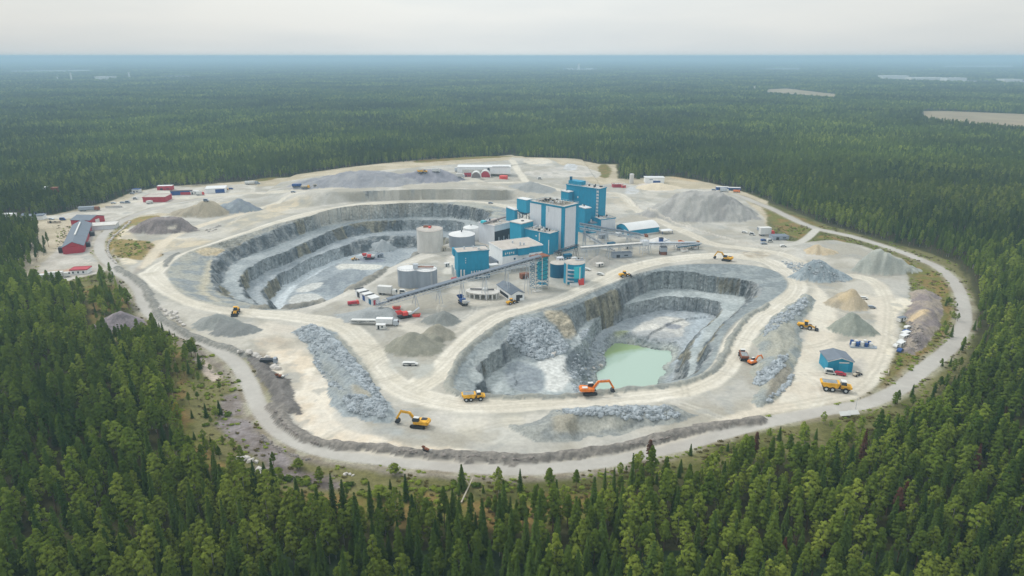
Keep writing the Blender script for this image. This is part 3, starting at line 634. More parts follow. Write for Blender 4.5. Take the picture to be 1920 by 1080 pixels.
# pond surface
def poly_prism(name, P, z0, z1, mat, parent=None):
    me = bpy.data.meshes.new(name); bm = bmesh.new()
    vs = [bm.verts.new((p[0], p[1], z1)) for p in P]; f = bm.faces.new(vs)
    if f.normal.z < 0: f.normal_flip()
    if z0 < z1:
        g = bmesh.ops.extrude_face_region(bm, geom=[f]); bmesh.ops.translate(bm, vec=(0, 0, z0-z1), verts=[v for v in g['geom'] if isinstance(v, bmesh.types.BMVert)])
    bmesh.ops.recalc_face_normals(bm, faces=bm.faces); bmesh.ops.triangulate(bm, faces=bm.faces)
    bm.to_mesh(me); bm.free(); me.materials.append(mat)
    o = bpy.data.objects.new(name, me); COL.objects.link(o); o.parent = parent
    return o
def water_mat():
    m, nt, b = newmat('pond_water'); lk = nt.links.new
    geo = N(nt, 'ShaderNodeNewGeometry'); sx = N(nt, 'ShaderNodeSeparateXYZ'); lk(geo.outputs['Position'], sx.inputs[0])
    pc = W(1175, 660, -26)
    no = N(nt, 'ShaderNodeTexNoise'); no.inputs['Scale'].default_value = .12; no.inputs['Detail'].default_value = 6; lk(geo.outputs['Position'], no.inputs['Vector'])
    # algae-green inner corner: boundary line in the water, broken up by noise
    a = W(1130, 672, -26); c = W(1212, 652, -26); d = (c-a)/np.linalg.norm(c-a); nx_, ny_ = -d[1], d[0]
    v = N(nt, 'ShaderNodeVectorMath', operation='DOT_PRODUCT'); lk(geo.outputs['Position'], v.inputs[0]); v.inputs[1].default_value = (nx_, ny_, 0)
    s1 = N(nt, 'ShaderNodeMath', operation='SUBTRACT'); lk(v.outputs['Value'], s1.inputs[0]); s1.inputs[1].default_value = a[0]*nx_+a[1]*ny_
    s2 = N(nt, 'ShaderNodeMath', operation='MULTIPLY_ADD'); lk(no.outputs['Fac'], s2.inputs[0]); s2.inputs[1].default_value = 8; lk(s1.outputs[0], s2.inputs[2])
    mr = N(nt, 'ShaderNodeMapRange'); lk(s2.outputs[0], mr.inputs['Value']); mr.inputs['From Min'].default_value = 3; mr.inputs['From Max'].default_value = 6.5
    mx = N(nt, 'ShaderNodeMix', data_type='RGBA'); lk(mr.outputs[0], mx.inputs['Factor'])
    mx.inputs['A'].default_value = (*C255(184, 208, 192), 1); mx.inputs['B'].default_value = (*C255(158, 182, 132), 1)
    lk(mx.outputs['Result'], b.inputs['Base Color']); b.inputs['Roughness'].default_value = .07; b.inputs['Specular IOR Level'].default_value = .35
    bp = N(nt, 'ShaderNodeBump'); bp.inputs['Strength'].default_value = .08
    n2_ = N(nt, 'ShaderNodeTexNoise'); n2_.inputs['Scale'].default_value = 1.2; lk(geo.outputs['Position'], n2_.inputs['Vector']); lk(n2_.outputs['Fac'], bp.inputs['Height']); lk(bp.outputs[0], b.inputs['Normal'])
    return m
PP = np.array(POND)[:, :2]; cen = PP.mean(0)
# the sheet is cut by the pit floor, so it runs a little under the banks
setp(poly_prism('water', smooth([cen+(p-cen)*(1+5/np.linalg.norm(p-cen)) for p in PP], 1), -25.95, -25.95, water_mat()), kind='structure')
# ------------------------------------------------------------------ trees
def leaf_mat(name, rgb, tips, var=.35):
    m = bpy.data.materials.new(name); m.use_nodes = True; nt = m.node_tree; nt.nodes.clear(); lk = nt.links.new
    out = N(nt, 'ShaderNodeOutputMaterial'); di = N(nt, 'ShaderNodeBsdfDiffuse'); tr = N(nt, 'ShaderNodeBsdfTranslucent'); ms = N(nt, 'ShaderNodeMixShader'); ms.inputs[0].default_value = .22
    oi = N(nt, 'ShaderNodeObjectInfo')
    big = N(nt, 'ShaderNodeTexNoise'); big.inputs['Scale'].default_value = .0075; big.inputs['Detail'].default_value = 4; big.inputs['Roughness'].default_value = .6; lk(oi.outputs['Location'], big.inputs['Vector'])
    tc = N(nt, 'ShaderNodeTexCoord'); fine = N(nt, 'ShaderNodeTexNoise'); fine.inputs['Scale'].default_value = .9; fine.inputs['Detail'].default_value = 3; lk(tc.outputs['Object'], fine.inputs['Vector'])
    mb = N(nt, 'ShaderNodeMapRange'); lk(big.outputs['Fac'], mb.inputs['Value']); mb.inputs['From Min'].default_value = .35; mb.inputs['From Max'].default_value = .66
    a1 = N(nt, 'ShaderNodeMath', operation='MULTIPLY_ADD'); lk(oi.outputs['Random'], a1.inputs[0]); a1.inputs[1].default_value = .42
    m2 = N(nt, 'ShaderNodeMath', operation='MULTIPLY'); lk(mb.outputs[0], m2.inputs[0]); m2.inputs[1].default_value = .62; lk(m2.outputs[0], a1.inputs[2])
    f2 = N(nt, 'ShaderNodeMath', operation='MULTIPLY_ADD'); lk(fine.outputs['Fac'], f2.inputs[0]); f2.inputs[1].default_value = .5; lk(a1.outputs[0], f2.inputs[2])
    f3 = N(nt, 'ShaderNodeMath', operation='SUBTRACT'); lk(f2.outputs[0], f3.inputs[0]); f3.inputs[1].default_value = .25; f3.use_clamp = True
    mx = N(nt, 'ShaderNodeMix', data_type='RGBA'); lk(f3.outputs[0], mx.inputs['Factor']); mx.inputs['A'].default_value = (*rgb, 1); mx.inputs['B'].default_value = (*tips, 1)
    wide = N(nt, 'ShaderNodeTexNoise'); wide.inputs['Scale'].default_value = .0026; wide.inputs['Detail'].default_value = 3; lk(oi.outputs['Location'], wide.inputs['Vector'])
    wm = N(nt, 'ShaderNodeMapRange'); lk(wide.outputs['Fac'], wm.inputs['Value']); wm.inputs['From Min'].default_value = .4; wm.inputs['From Max'].default_value = .6; wm.inputs['To Min'].default_value = .72; wm.inputs['To Max'].default_value = 1.3
    ws = N(nt, 'ShaderNodeVectorMath', operation='SCALE'); lk(mx.outputs['Result'], ws.inputs[0]); lk(wm.outputs[0], ws.inputs['Scale'])
    for s in (di, tr): lk(ws.outputs[0], s.inputs['Color'])
    lk(di.outputs[0], ms.inputs[1]); lk(tr.outputs[0], ms.inputs[2]); lk(ms.outputs[0], out.inputs['Surface'])
    MATS[name] = m; return m
leaf_mat('pine_needles', (.044, .084, .014), (.205, .275, .042))
leaf_mat('spruce_needles', (.028, .066, .014), (.145, .215, .042))
leaf_mat('birch_leaves', (.100, .165, .022), (.350, .410, .068))
leaf_mat('dead_needles', (.095, .048, .032), (.17, .085, .055))
leaf_mat('yellow_leaves', (.26, .22, .035), (.40, .32, .05))
pmat('pine_bark', (.17, .11, .075), .9); pmat('birch_bark', (.36, .345, .32), .8); pmat('spruce_bark', (.11, .09, .075), .9)
def quads_mesh(name, P, U, V, mat):
    """one quad per row: centre P, half axes U, V"""
    n = len(P); co = np.stack([P-U-V, P+U-V*.7, P+U*.6+V, P-U*.8+V*.9], 1).reshape(-1, 3)
    me = bpy.data.meshes.new(name); me.vertices.add(n*4); me.vertices.foreach_set('co', co.astype(np.float32).ravel())
    me.loops.add(n*4); me.loops.foreach_set('vertex_index', np.arange(n*4, dtype=np.int32))
    me.polygons.add(n); me.polygons.foreach_set('loop_start', np.arange(0, n*4, 4, dtype=np.int32)); me.polygons.foreach_set('loop_total', np.full(n, 4, np.int32))
    me.update(calc_edges=True); me.materials.append(mat); return me
def axes(Nv, size, rg):
    Nv = Nv/np.maximum(np.linalg.norm(Nv, axis=1), 1e-6)[:, None]
    t = rg.normal(size=Nv.shape); U = np.cross(Nv, t); U /= np.linalg.norm(U, axis=1)[:, None]; V = np.cross(Nv, U)
    s = (size*rg.uniform(.7, 1.3, len(Nv)))[:, None]
    return U*s, V*s*.8
def clumps(centres, radii, per, size, rg, up=.35):
    P = []; Nn = []
    for c, r in zip(centres, radii):
        d = rg.normal(size=(per, 3)); d /= np.linalg.norm(d, axis=1)[:, None]; d[:, 2] = np.where(d[:, 2] < -.3, -d[:, 2]*.5, d[:, 2])
        rr = r*rg.uniform(.55, 1.05, per)
        P.append(c+d*rr[:, None]*np.array([1, 1, .72])); o_ = c*np.array([1, 1, 0]); o_ = o_/max(.4, np.linalg.norm(o_)); Nn.append(d*.9+o_*.6+np.array([0, 0, up+.15])+rg.normal(size=(per, 3))*.22)
    P = np.vstack(P); Nn = np.vstack(Nn); U, V = axes(Nn, np.full(len(P), size), rg)
    return P, U, V
def pine_crown(rg, H, Rr, lod):
    n = 46 if lod else 18; per = 22 if lod else 9; size = .27 if lod else .56
    base = H*rg.uniform(.36, .48); cs = []; rs = []
    for i in range(n):
        t = ((i+.5)/n)**.85; z = base+(H-base)*t
        prof = Rr*(1.03-t)**.68*(.6+.4*min(1, t*3.5)); a = i*2.4+rg.uniform(-.4, .4)
        q = prof*rg.uniform(.35, .9)*(1 if t < .95 else 0)
        cs.append(np.array([math.cos(a)*q, math.sin(a)*q, z-.3])); rs.append(max(.34, prof*.36)*rg.uniform(.75, 1.3))
    return clumps(cs, rs, per, size, rg)
def birch_crown(rg, H, Rr, lod):
    n = 44 if lod else 18; per = 22 if lod else 9; size = .25 if lod else .54
    base = H*rg.uniform(.18, .30); cs = []; rs = []
    for i in range(n):
        t = (i+.5)/n; z = base+(H-base)*t
        prof = Rr*math.sin(math.pi*min(1, .12+t*.86))**.7; a = i*2.4+rg.uniform(-.5, .5); q = prof*rg.uniform(.3, .9)
        cs.append(np.array([math.cos(a)*q, math.sin(a)*q, z-.4])); rs.append(max(.36, prof*.33)*rg.uniform(.7, 1.25))
    return clumps(cs, rs, per, size, rg, .2)
def spruce_crown(rg, H, Rr, lod):
    P = []; Nn = []; S = []
    wh = 20 if lod else 11; br = 9 if lod else 6; seg = 5 if lod else 2
    for i in range(wh):
        t = i/(wh-1); z = H*(.1+.88*t); rad = Rr*(1-t)**.85*(.9+.2*rg.random())+.12
        for j in range(br):
            a = j*2*math.pi/br+i*1.3+rg.uniform(-.3, .3); rj = rad*rg.uniform(.75, 1.15)
            for k in range(seg):
                f = (k+.6)/seg; x = rj*f
                P.append((math.cos(a)*x, math.sin(a)*x, z-x*.42+rg.uniform(-.1, .1)))
                Nn.append((math.cos(a)*.55+rg.normal()*.3, math.sin(a)*.55+rg.normal()*.3, .9)); S.append((.30 if lod else .6)*(1.1-.35*f)*(.75+.5*(1-t)))
    P = np.array(P); U, V = axes(np.array(Nn), np.array(S), rg)
    return P, U, V
def trunk_mesh(name, H, r, mat, lean=0.0):
    me = bpy.data.meshes.new(name); bm = bmesh.new(); prev = None; k = 6; rg_ = random.Random(int(H*100))
    for i in range(5):
        z = H*i/4*.93; rr = r*(1-.8*i/4)
        ring = [bm.verts.new((math.cos(a)*rr+lean*z*z/H+rg_.uniform(-.03, .03), math.sin(a)*rr, z)) for a in [2*math.pi*j/k for j in range(k)]]
        if prev:
            for j in range(k): bm.faces.new((prev[j], prev[(j+1) % k], ring[(j+1) % k], ring[j]))
        prev = ring
    # a few dead limbs below the crown
    for i in range(5):
        z = H*rg_.uniform(.25, .5); a = rg_.uniform(0, 6.28); l = rg_.uniform(.6, 1.4); d = Vector((math.cos(a), math.sin(a), .25)); s = Vector((-d.y, d.x, 0))*.04
        p = Vector((lean*z*z/H, 0, z)); bm.faces.new([bm.verts.new(q) for q in (p-s, p+s, p+d*l+s*.3, p+d*l-s*.3)])
    bm.to_mesh(me); bm.free(); me.materials.append(mat); return me
PROTO = {}
def proto(kind, k, crownf, H, Rr, leafm, barkm, lod, tr):
    rg = np.random.default_rng(hash((kind, k)) % 1000 if False else (len(kind)*97+k*13+lod))
    P, U, V = crownf(rg, H, Rr, lod)
    cr = quads_mesh(kind+'_crown', P, U, V, MATS[leafm]); tk = trunk_mesh(kind+'_trunk', H, tr, MATS[barkm], rg.uniform(-.02, .02))
    PROTO.setdefault((kind, lod), []).append((cr, tk, H, Rr))
for lod in (1, 0):
    for k in range(8 if lod else 5):
        q = np.random.default_rng(50+k)
        proto('pine', k, pine_crown, q.uniform(10.5, 14), q.uniform(1.75, 2.7), 'pine_needles', 'pine_bark', lod, .17)
    for k in range(5 if lod else 3):
        q = np.random.default_rng(70+k); proto('spruce', k, spruce_crown, q.uniform(10.5, 14.5), q.uniform(1.5, 2.1), 'spruce_needles', 'spruce_bark', lod, .2)
    for k in range(5 if lod else 3):
        q = np.random.default_rng(90+k); proto('birch', k, birch_crown, q.uniform(10.5, 13.5), q.uniform(1.8, 2.6), 'birch_leaves', 'birch_bark', lod, .13)
proto('dead', 0, spruce_crown, 14.5, 1.9, 'dead_needles', 'spruce_bark', 1, .18)
proto('dead', 1, pine_crown, 14, 2.0, 'dead_needles', 'spruce_bark', 1, .18)
proto('yellow', 0, birch_crown, 12, 2.0, 'yellow_leaves', 'birch_bark', 1, .12)
# positions -------------------------------------------------------------
SITEP = gpoly(SITE)
def project(x, y, z):
    d = y*cp-(z-CAMH)*sp; u = y*sp+(z-CAMH)*cp
    return 960+FPX*x/d, 540-FPX*u/d, FPX/d
rg = np.random.default_rng(5)
def field(ya, yb, s0, gro=0.0):
    pts = []; y = ya
    while y < yb:
        s = max(s0, gro*y); half = .82*y+150; n = int(2*half/s)
        x = -half+(np.arange(n)+rg.random()*1)*s+rg.uniform(-.42, .42, n)*s
        yy = y+rg.uniform(-.42, .42, n)*s
        pts.append(np.stack([x, yy, np.full(n, s)], 1)); y += s*.9
    return np.vstack(pts)
F1 = field(62, 1100, 4.3); F2 = field(1100, 16000, 5.4, .0049)
PT = np.vstack([F1, F2])
dS, _ = sdf(SITEP, PT[:, 0], PT[:, 1], cut=30)
EXTRA = [(px('I0,0'), None)]
keepm = dS < -2.2
# strips and pockets of wood inside the outline, clearings outside it
def inpoly(s, X=None, Y=None):
    P = contour(s)[:, :2]; d, _ = sdf(P, PT[:, 0], PT[:, 1], cut=5); return d > 0
woods = ['Z175,560 205,552 240,570 252,600 236,606 200,585 178,590', 'Z180,525 215,520 228,548 190,545', 'Z275,655 300,650 325,690 340,720 300,720 270,690', 'Z340,660 368,655 378,690 350,700']
for s in woods: keepm |= inpoly(s) & (rg.random(len(PT)) < .8)
fields = ['Z1722,209 1760,208 1920,214 2000,220 2000,236 1900,231 1840,226 1780,221 1735,214', 'Z1436,168 1475,166 1515,171 1570,177 1565,180 1500,174 1440,171', 'Z1650,147 1700,144 1780,150 1860,153 1860,156 1780,154 1690,151 1650,150', 'Z1880,152 1925,151 1925,157 1880,156', 'Z1425,129 1500,128 1500,132 1425,131', 'Z20,133 170,131 170,135 20,136', 'Z1055,129 1120,129 1120,132 1055,132', 'Z178,148 205,148 205,151 178,151', 'Z1770,124 1900,123 1900,127 1770,127', 'Z300,143 360,143 360,146 300,146',]
for s in fields:
    for k_ in ((1, .96, .92, .88) if 'Z1722' in s or 'Z1436' in s else (1, .97)): 
        P_ = contour(s)[:, :2]*k_; d_, _ = sdf(P_, PT[:, 0], PT[:, 1], cut=5); keepm &= ~(d_ > 0)
keepm &= ~inpoly('Z75,420 105,418 120,438 100,455 70,470') | (rg.random(len(PT)) < .0)
gap = fbm(PT[:, 0].astype(np.float32), PT[:, 1].astype(np.float32), 16, 501, 3)
keepm &= ~((gap > .42) & (rg.random(len(PT)) < .7))
PT = PT[keepm]; dS = dS[keepm]
def hull(P):
    P = sorted(map(tuple, P)); cr = lambda o, a, b: (a[0]-o[0])*(b[1]-o[1])-(a[1]-o[1])*(b[0]-o[0]); lo = []; up_ = []
    for p in P:
        while len(lo) > 1 and cr(lo[-2], lo[-1], p) <= 0: lo.pop()
        lo.append(p)
    for p in reversed(P):
        while len(up_) > 1 and cr(up_[-2], up_[-1], p) <= 0: up_.pop()
        up_.append(p)
    return np.array(lo[:-1]+up_[:-1])
for i_, s in enumerate(fields):
    P_ = contour(s)[:, :2]; o_ = poly_prism('field', hull(np.vstack([P_, P_*(.91 if i_ == 0 else .97)])), .3+.004*i_, .3+.004*i_, pmat('stubble_field', C255(160, 146, 118), .95, var=.3, scale=.01) if i_ in (0, 1) else pmat('pale_clearing', C255(150, 152, 146), .95, var=.2, scale=.01)); setp(o_, kind='structure')
# what kind grows where
sp1 = fbm(PT[:, 0].astype(np.float32), PT[:, 1].astype(np.float32), 75, 520, 4); sp2 = fbm(PT[:, 0].astype(np.float32), PT[:, 1].astype(np.float32), 60, 530, 4)
u = rg.random(len(PT))
kind = np.zeros(len(PT), int)                       # pine
pb = np.clip(.14+.75*sp1, .03, .75); ps = np.clip(.20+.7*sp2, .06, .7)
pb = np.where((dS > -22) & (dS > -900), pb+.2, pb)
kind[u < pb] = 2; kind[(u >= pb) & (u < pb+ps)] = 1
NP_ = len(PT); hh = (.62+.58*rg.random(NP_)**.75)*(1+.10*fbm(PT[:, 0].astype(np.float32), PT[:, 1].astype(np.float32), 40, 540, 2))
hh = np.where((dS > -7) & (dS > -900), hh*rg.uniform(.55, .95, NP_), hh)
wd = hh*rg.uniform(.85, 1.15, NP_)
farm = PT[:, 2] > 4.6
wd = np.where(farm, wd*(PT[:, 2]/4.15)**.9, wd)
ro = rg.uniform(0, 6.283, NP_)
gz = np.zeros(NP_); inner = (PT[:, 0] > x0g) & (PT[:, 0] < x1g-1) & (PT[:, 1] > y0g) & (PT[:, 1] < y1g-1)
gz[inner] = rowx(VCO[:, 2], PT[inner, 0], PT[inner, 1])
pxx, pyy, pm = project(PT[:, 0], PT[:, 1], gz); tx_, ty_, _ = project(PT[:, 0], PT[:, 1], gz+15*hh)
KN = ['pine', 'spruce', 'birch']
cand = (tx_ > 8) & (tx_ < 1912) & (ty_ < 1070)
single = np.zeros(NP_, bool)
for k in range(3):
    idx = np.nonzero(cand & (kind == k))[0]; idx = idx[np.argsort(-pm[idx])][:285]; single[idx] = True
zat_ = lambda x, y: float(rowx(VCO[:, 2], np.array([x]), np.array([y]))[0])
# individuals -----------------------------------------------------------
def part(name, me, parent, label=None):
    o = bpy.data.objects.new(name, me); COL.objects.link(o); o.parent = parent
    if label: o['label'] = label
    return o
def root(name, loc, label, cat, group=None, rz=0.0, scale=None):
    o = bpy.data.objects.new(name, None); COL.objects.link(o); o.location = loc; o.rotation_euler = (0, 0, rz)
    if scale: o.scale = scale
    o.empty_display_size = .5
    return setp(o, label, cat, group)
def tree(kindn, name, x, y, z, h, w_, rz, label, cat='tree', group=None, k=None):
    L_ = PROTO[(kindn, 1)]; cr, tk, H, Rr = L_[(int(abs(x*13+y*7)) if k is None else k) % len(L_)]
    t = root(name, (x, y, z-.1), label, cat, group, rz, (w_, w_, h))
    part('crown', cr, t); part('trunk', tk, t); return t
LOOK = {0: ('tall forest pine with dense rounded crown', 'slim forest pine with pointed crown', 'broad forest pine with tufted olive crown', 'forest pine with narrow crown on bare stem'),
        1: ('dark forest spruce with narrow spire', 'broad dark conical forest spruce', 'short dark forest spruce with dense skirts'),
        2: ('light green forest birch with rounded crown', 'tall forest birch with loose oval crown', 'small bright green forest birch')}
def where(tx, ty):
    col = ['far left', 'left of centre', 'bottom centre', 'right of centre', 'far right'][min(4, int(tx/384))]
    row = 'front rows' if ty > 985 else ('middle rows' if ty > 880 else 'rear rows')
    return f'{row} {col}'
for i in np.nonzero(single)[0]:
    k = kind[i]; lk_ = LOOK[k]; L_ = PROTO[(KN[k], 1)]; pk = int(abs(PT[i, 0]*13+PT[i, 1]*7)) % len(L_)
    lab = lk_[pk % len(lk_)]+', '+where(tx_[i], ty_[i])
    tree(KN[k], KN[k]+'_tree', PT[i, 0], PT[i, 1], gz[i], hh[i], wd[i], ro[i], lab, 'tree', {0: 'pines of the near forest', 1: 'spruces of the near forest', 2: 'birches of the near forest'}[k], pk)
# trees one can tell apart
def lone(kindn, name, bx, by, h, lab, w_=None, k=0):
    g = G(bx, by); H = PROTO[(kindn, 1)][k % len(PROTO[(kindn, 1)])][2]
    s = h/H; tree(kindn, name, g[0], g[1], g[2], s, w_ or max(.75, s), bx, lab, 'tree', None, k)
lone('spruce', 'spruce_tree', 866, 918, 9, 'lone dark conical spruce just left of the fallen white log', 1.0, 1)
lone('spruce', 'spruce_tree', 762, 940, 9.5, 'lone slender spruce on the moor left of the fallen white log', .8, 2)
lone('spruce', 'spruce_tree', 975, 922, 8, 'thin dark spruce whose spire overlaps the ring road, bottom centre', .6, 0)
lone('spruce', 'spruce_tree', 1150, 925, 9, 'thin dark spruce in front of the ring road, one of a close pair', .6, 3)
lone('spruce', 'spruce_tree', 1133, 925, 9, 'thin dark spruce left of its close twin before the ring road', .55, 4)
lone('birch', 'birch_tree', 935, 930, 10, 'young green birch before the ring road, left of the thin spruce', .8, 1)
lone('pine', 'pine_tree', 1030, 925, 9, 'bushy dark green pine before the ring road, bottom centre', .95, 2)
lone('pine', 'pine_tree', 1080, 920, 7.5, 'small pine on the gravel verge below the ring road', .7, 3)
lone('spruce', 'spruce_tree', 1183, 925, 14, 'tall slim spruce rising against the lower ring road', .8, 2)
lone('pine', 'pine_tree', 1218, 915, 15, 'tallest pine rising over the lower ring road', 1.0, 5)
lone('spruce', 'spruce_tree', 515, 925, 12, 'dark spruce beside the white boulders at the moor edge, lower left', 1.0, 1)
lone('spruce', 'spruce_tree', 478, 910, 9, 'small dark spruce left of a larger one at the lower left moor edge', .7, 0)
lone('birch', 'birch_tree', 455, 880, 9, 'young birch with a thin pale stem on the lower left moor', .7, 2)
lone('spruce', 'spruce_tree', 194, 548, 13, 'tall dark spruce beside the red and white long building', .8, 2)
lone('pine', 'pine_tree', 178, 582, 12, 'round dark pine on the yellow grass clearing, left', 1.2, 0)
lone('pine', 'pine_tree', 242, 578, 11, 'dense dark pine between the yellow clearing and the ring road, left', 1.3, 1)
lone('birch', 'birch_tree', 222, 565, 8, 'small round tree left of the dense pine beside the left ring road', 1.0, 0)
lone('pine', 'pine_tree', 360, 672, 9, 'round dark pine alone right beside the left ring road', 1.2, 4)
lone('birch', 'birch_tree', 713, 935, 4.5, 'low round green bush-like birch on the lower moor', 1.3, 3)
lone('birch', 'birch_tree', 560, 880, 4, 'small light green sapling beside the rocky verge, lower left', .9, 4)
lone('birch', 'birch_tree', 740, 890, 4, 'small bright sapling on the verge below the ring road', .9, 1)
for bx, by, h, w1 in ((1217, 868, 9, .9), (1413, 868, 12, .8), (1612, 880, 15, 1), (1693, 950, 9, .8), (1330, 1008, 8, .7), (1466, 1060, 9, .8), (1540, 1040, 8, .7), (1675, 985, 13, 1.1), (1145, 960, 8, .9), (1822, 905, 14, 1.0)):
    g = W(bx, by)
    tree('dead', 'dead_spruce_tree', g[0], g[1], 0, h/14.5, w1, bx, 'rust-brown dead conifer, '+{1217: 'at the edge of the wood below the bottom road', 1413: 'slender one at the wood edge right of centre', 1612: 'tall one right of the notice boards', 1693: 'small one deep in the lower right wood', 1330: 'low one near the bottom, right of centre', 1466: 'left one of two at the bottom right', 1540: 'right one of two at the bottom right', 1675: 'middle one of the right wood', 1145: 'dark one behind the bottom centre pines', 1822: 'broad one beside a yellow-green birch'}[bx], 'dead tree', 'dead brown conifers', bx % 2)
for bx, by, h in ((1195, 945, 7), (560, 945, 8), (583, 955, 7), (975-640, 0+775, 9), (1905, 900, 8)):
    g = W(bx, by+20)
    tree('yellow', 'yellow_birch_tree', g[0], g[1], 0, h/12, .8, bx, 'small birch with autumn yellow leaves, '+{1195: 'above the lower centre forest', 560: 'left one of two at the lower moor edge', 583: 'right one of two at the lower moor edge', 335: 'beside the left moor clearing', 1905: 'at the right photo edge'}[bx], 'tree')
# saplings that creep out of the wood over the verge
rs_ = np.random.default_rng(31); cnt = 0
for _ in range(6000):
    x_ = rs_.uniform(-230, 235); y_ = rs_.uniform(160, 430); 
    d_ = sdf(SITEP, np.array([x_]), np.array([y_]), cut=30)[0][0]
    if not (0 < d_ < 13): continue
    xi = int((x_-x0g)/.8); yi = int(np.searchsorted(gy, y_)); q_ = yi*NX+xi
    if KIND[q_] in (1, 2, 3, 4) or ZONE[q_] > 0 or rs_.random() < d_/15: continue
    k_ = ('spruce', 'birch', 'pine')[cnt % 3]; L_ = PROTO[(k_, 1)]; pk = cnt % len(L_); h_ = rs_.uniform(2.2, 6.5)
    px_, py_, _m = project(x_, y_, 0)
    if py_ > 1090: continue
    tree(k_, k_+'_sapling', x_, y_, zat_(x_, y_), h_/L_[pk][2], h_/L_[pk][2]*1.35, cnt, 'young %s sapling on the verge between wood and ring road, %s' % (k_, 'left side' if px_ < 500 else 'bottom side' if px_ < 1300 else 'right side'), 'sapling', 'saplings on the verge', pk); cnt += 1
    if cnt >= 210: break
# the rest of the wood: one object, instanced over its points -------------
allp = []; PC = bpy.data.collections.new('tree_kinds')
def combo(pr, idx):
    cr, tk, H, Rr = pr; bm = bmesh.new(); bm.from_mesh(cr); nf = len(bm.faces); bm.from_mesh(tk)
    bm.faces.ensure_lookup_table()
    for f in bm.faces[nf:]: f.material_index = 1
    me = bpy.data.meshes.new('tree_kind'); bm.to_mesh(me); bm.free(); me.materials.append(cr.materials[0]); me.materials.append(tk.materials[0])
    o = bpy.data.objects.new('tree_kind_%02d' % idx, me); PC.objects.link(o)
pos = {}; c_ = 0
for key in (('pine', 1), ('spruce', 1), ('birch', 1), ('pine', 0), ('spruce', 0), ('birch', 0)):
    pos[key] = (c_, len(PROTO[key]))
    for pr in PROTO[key]: combo(pr, c_); c_ += 1
rest = ~single & (((pxx > -520) & (pxx < 2440)) | (PT[:, 1] < 260)) & (PT[:, 1] > 60)
ri = np.nonzero(rest)[0]
idxa = np.zeros(len(ri), np.int32)
for j, i in enumerate(ri):
    s_, n_ = pos[(KN[kind[i]], 1 if PT[i, 1] < 520 else 0)]; idxa[j] = s_+(j*7+i) % n_
me = bpy.data.meshes.new('forest'); me.vertices.add(len(ri))
me.vertices.foreach_set('co', np.stack([PT[ri, 0], PT[ri, 1], gz[ri]-.1], 1).astype(np.float32).ravel())
a = me.attributes.new('idx', 'INT', 'POINT'); a.data.foreach_set('value', idxa)
a = me.attributes.new('rot', 'FLOAT_VECTOR', 'POINT'); a.data.foreach_set('vector', np.stack([0*ri, 0*ri, ro[ri]], 1).astype(np.float32).ravel())
a = me.attributes.new('scl', 'FLOAT_VECTOR', 'POINT'); a.data.foreach_set('vector', np.stack([wd[ri], wd[ri], hh[ri]], 1).astype(np.float32).ravel())
fo = bpy.data.objects.new('forest', me); COL.objects.link(fo); fo['kind'] = 'stuff'; fo['label'] = 'dense mixed pine, spruce and birch forest reaching to the horizon'
ng = bpy.data.node_groups.new('forest_nodes', 'GeometryNodeTree')
ng.interface.new_socket('Geometry', in_out='INPUT', socket_type='NodeSocketGeometry'); ng.interface.new_socket('Geometry', in_out='OUTPUT', socket_type='NodeSocketGeometry')
gi = ng.nodes.new('NodeGroupInput'); go = ng.nodes.new('NodeGroupOutput'); ip = ng.nodes.new('GeometryNodeInstanceOnPoints'); ci = ng.nodes.new('GeometryNodeCollectionInfo')
ci.inputs['Collection'].default_value = PC; ci.inputs['Separate Children'].default_value = True; ci.inputs['Reset Children'].default_value = True
def na(nm, dt):
    n = ng.nodes.new('GeometryNodeInputNamedAttribute'); n.data_type = dt; n.inputs['Name'].default_value = nm; return n.outputs['Attribute']
ng.links.new(gi.outputs[0], ip.inputs['Points']); ng.links.new(ci.outputs[0], ip.inputs['Instance']); ip.inputs['Pick Instance'].default_value = True
ng.links.new(na('idx', 'INT'), ip.inputs['Instance Index']); ng.links.new(na('rot', 'FLOAT_VECTOR'), ip.inputs['Rotation']); ng.links.new(na('scl', 'FLOAT_VECTOR'), ip.inputs['Scale'])
ng.links.new(ip.outputs[0], go.inputs[0])
md = fo.modifiers.new('forest_nodes', 'NODES'); md.node_group = ng
print('trees', single.sum(), 'forest', len(ri))
# ------------------------------------------------------------------ mesh builder
TEAL = pmat('teal_paint', (.005, .26, .42), .5, var=.16, stripes=1.5)
TEALD = pmat('dark_teal_paint', (.003, .115, .21), .5, var=.14, stripes=1.5); TEALL = pmat('light_teal_paint', (.02, .31, .47), .5, var=.10, stripes=1.5)
GREYP = pmat('grey_cladding', (.66, .68, .71), .6, var=.10, stripes=2.0); WHITE = pmat('white_cladding', (.82, .83, .83), .55, var=.10, stripes=2.0)
ROOF = pmat('dusty_roof', C255(206, 198, 188), .9, var=.22, scale=.25); ROOFG = pmat('grey_roof', C255(126, 136, 148), .8, var=.14, scale=.3); ROOFW = pmat('white_roof', C255(238, 239, 238), .6, var=.07, scale=.3)
ROOFD = pmat('brown_roof', C255(146, 136, 134), .85, var=.2, scale=.3)
CONC = pmat('concrete', (.60, .58, .54), .9, var=.2, scale=.35); STEEL = pmat('galvanised_steel', (.52, .56, .60), .5, .1, var=.2); DARK = pmat('dark_steel', C255(62, 66, 72), .6, .2)
BLUEG = pmat('tank_steel', (.30, .34, .39), .5, .05, var=.12, scale=.3)
RED = pmat('red_paint', (.42, .035, .055), .6, var=.15); REDB = pmat('bright_red_paint', (.66, .07, .06), .5); ORANGE = pmat('orange_paint', (.78, .21, .035), .6, var=.38, scale=.9); YELLOW = pmat('yellow_paint', (.80, .42, .03), .6, var=.38, scale=.9)
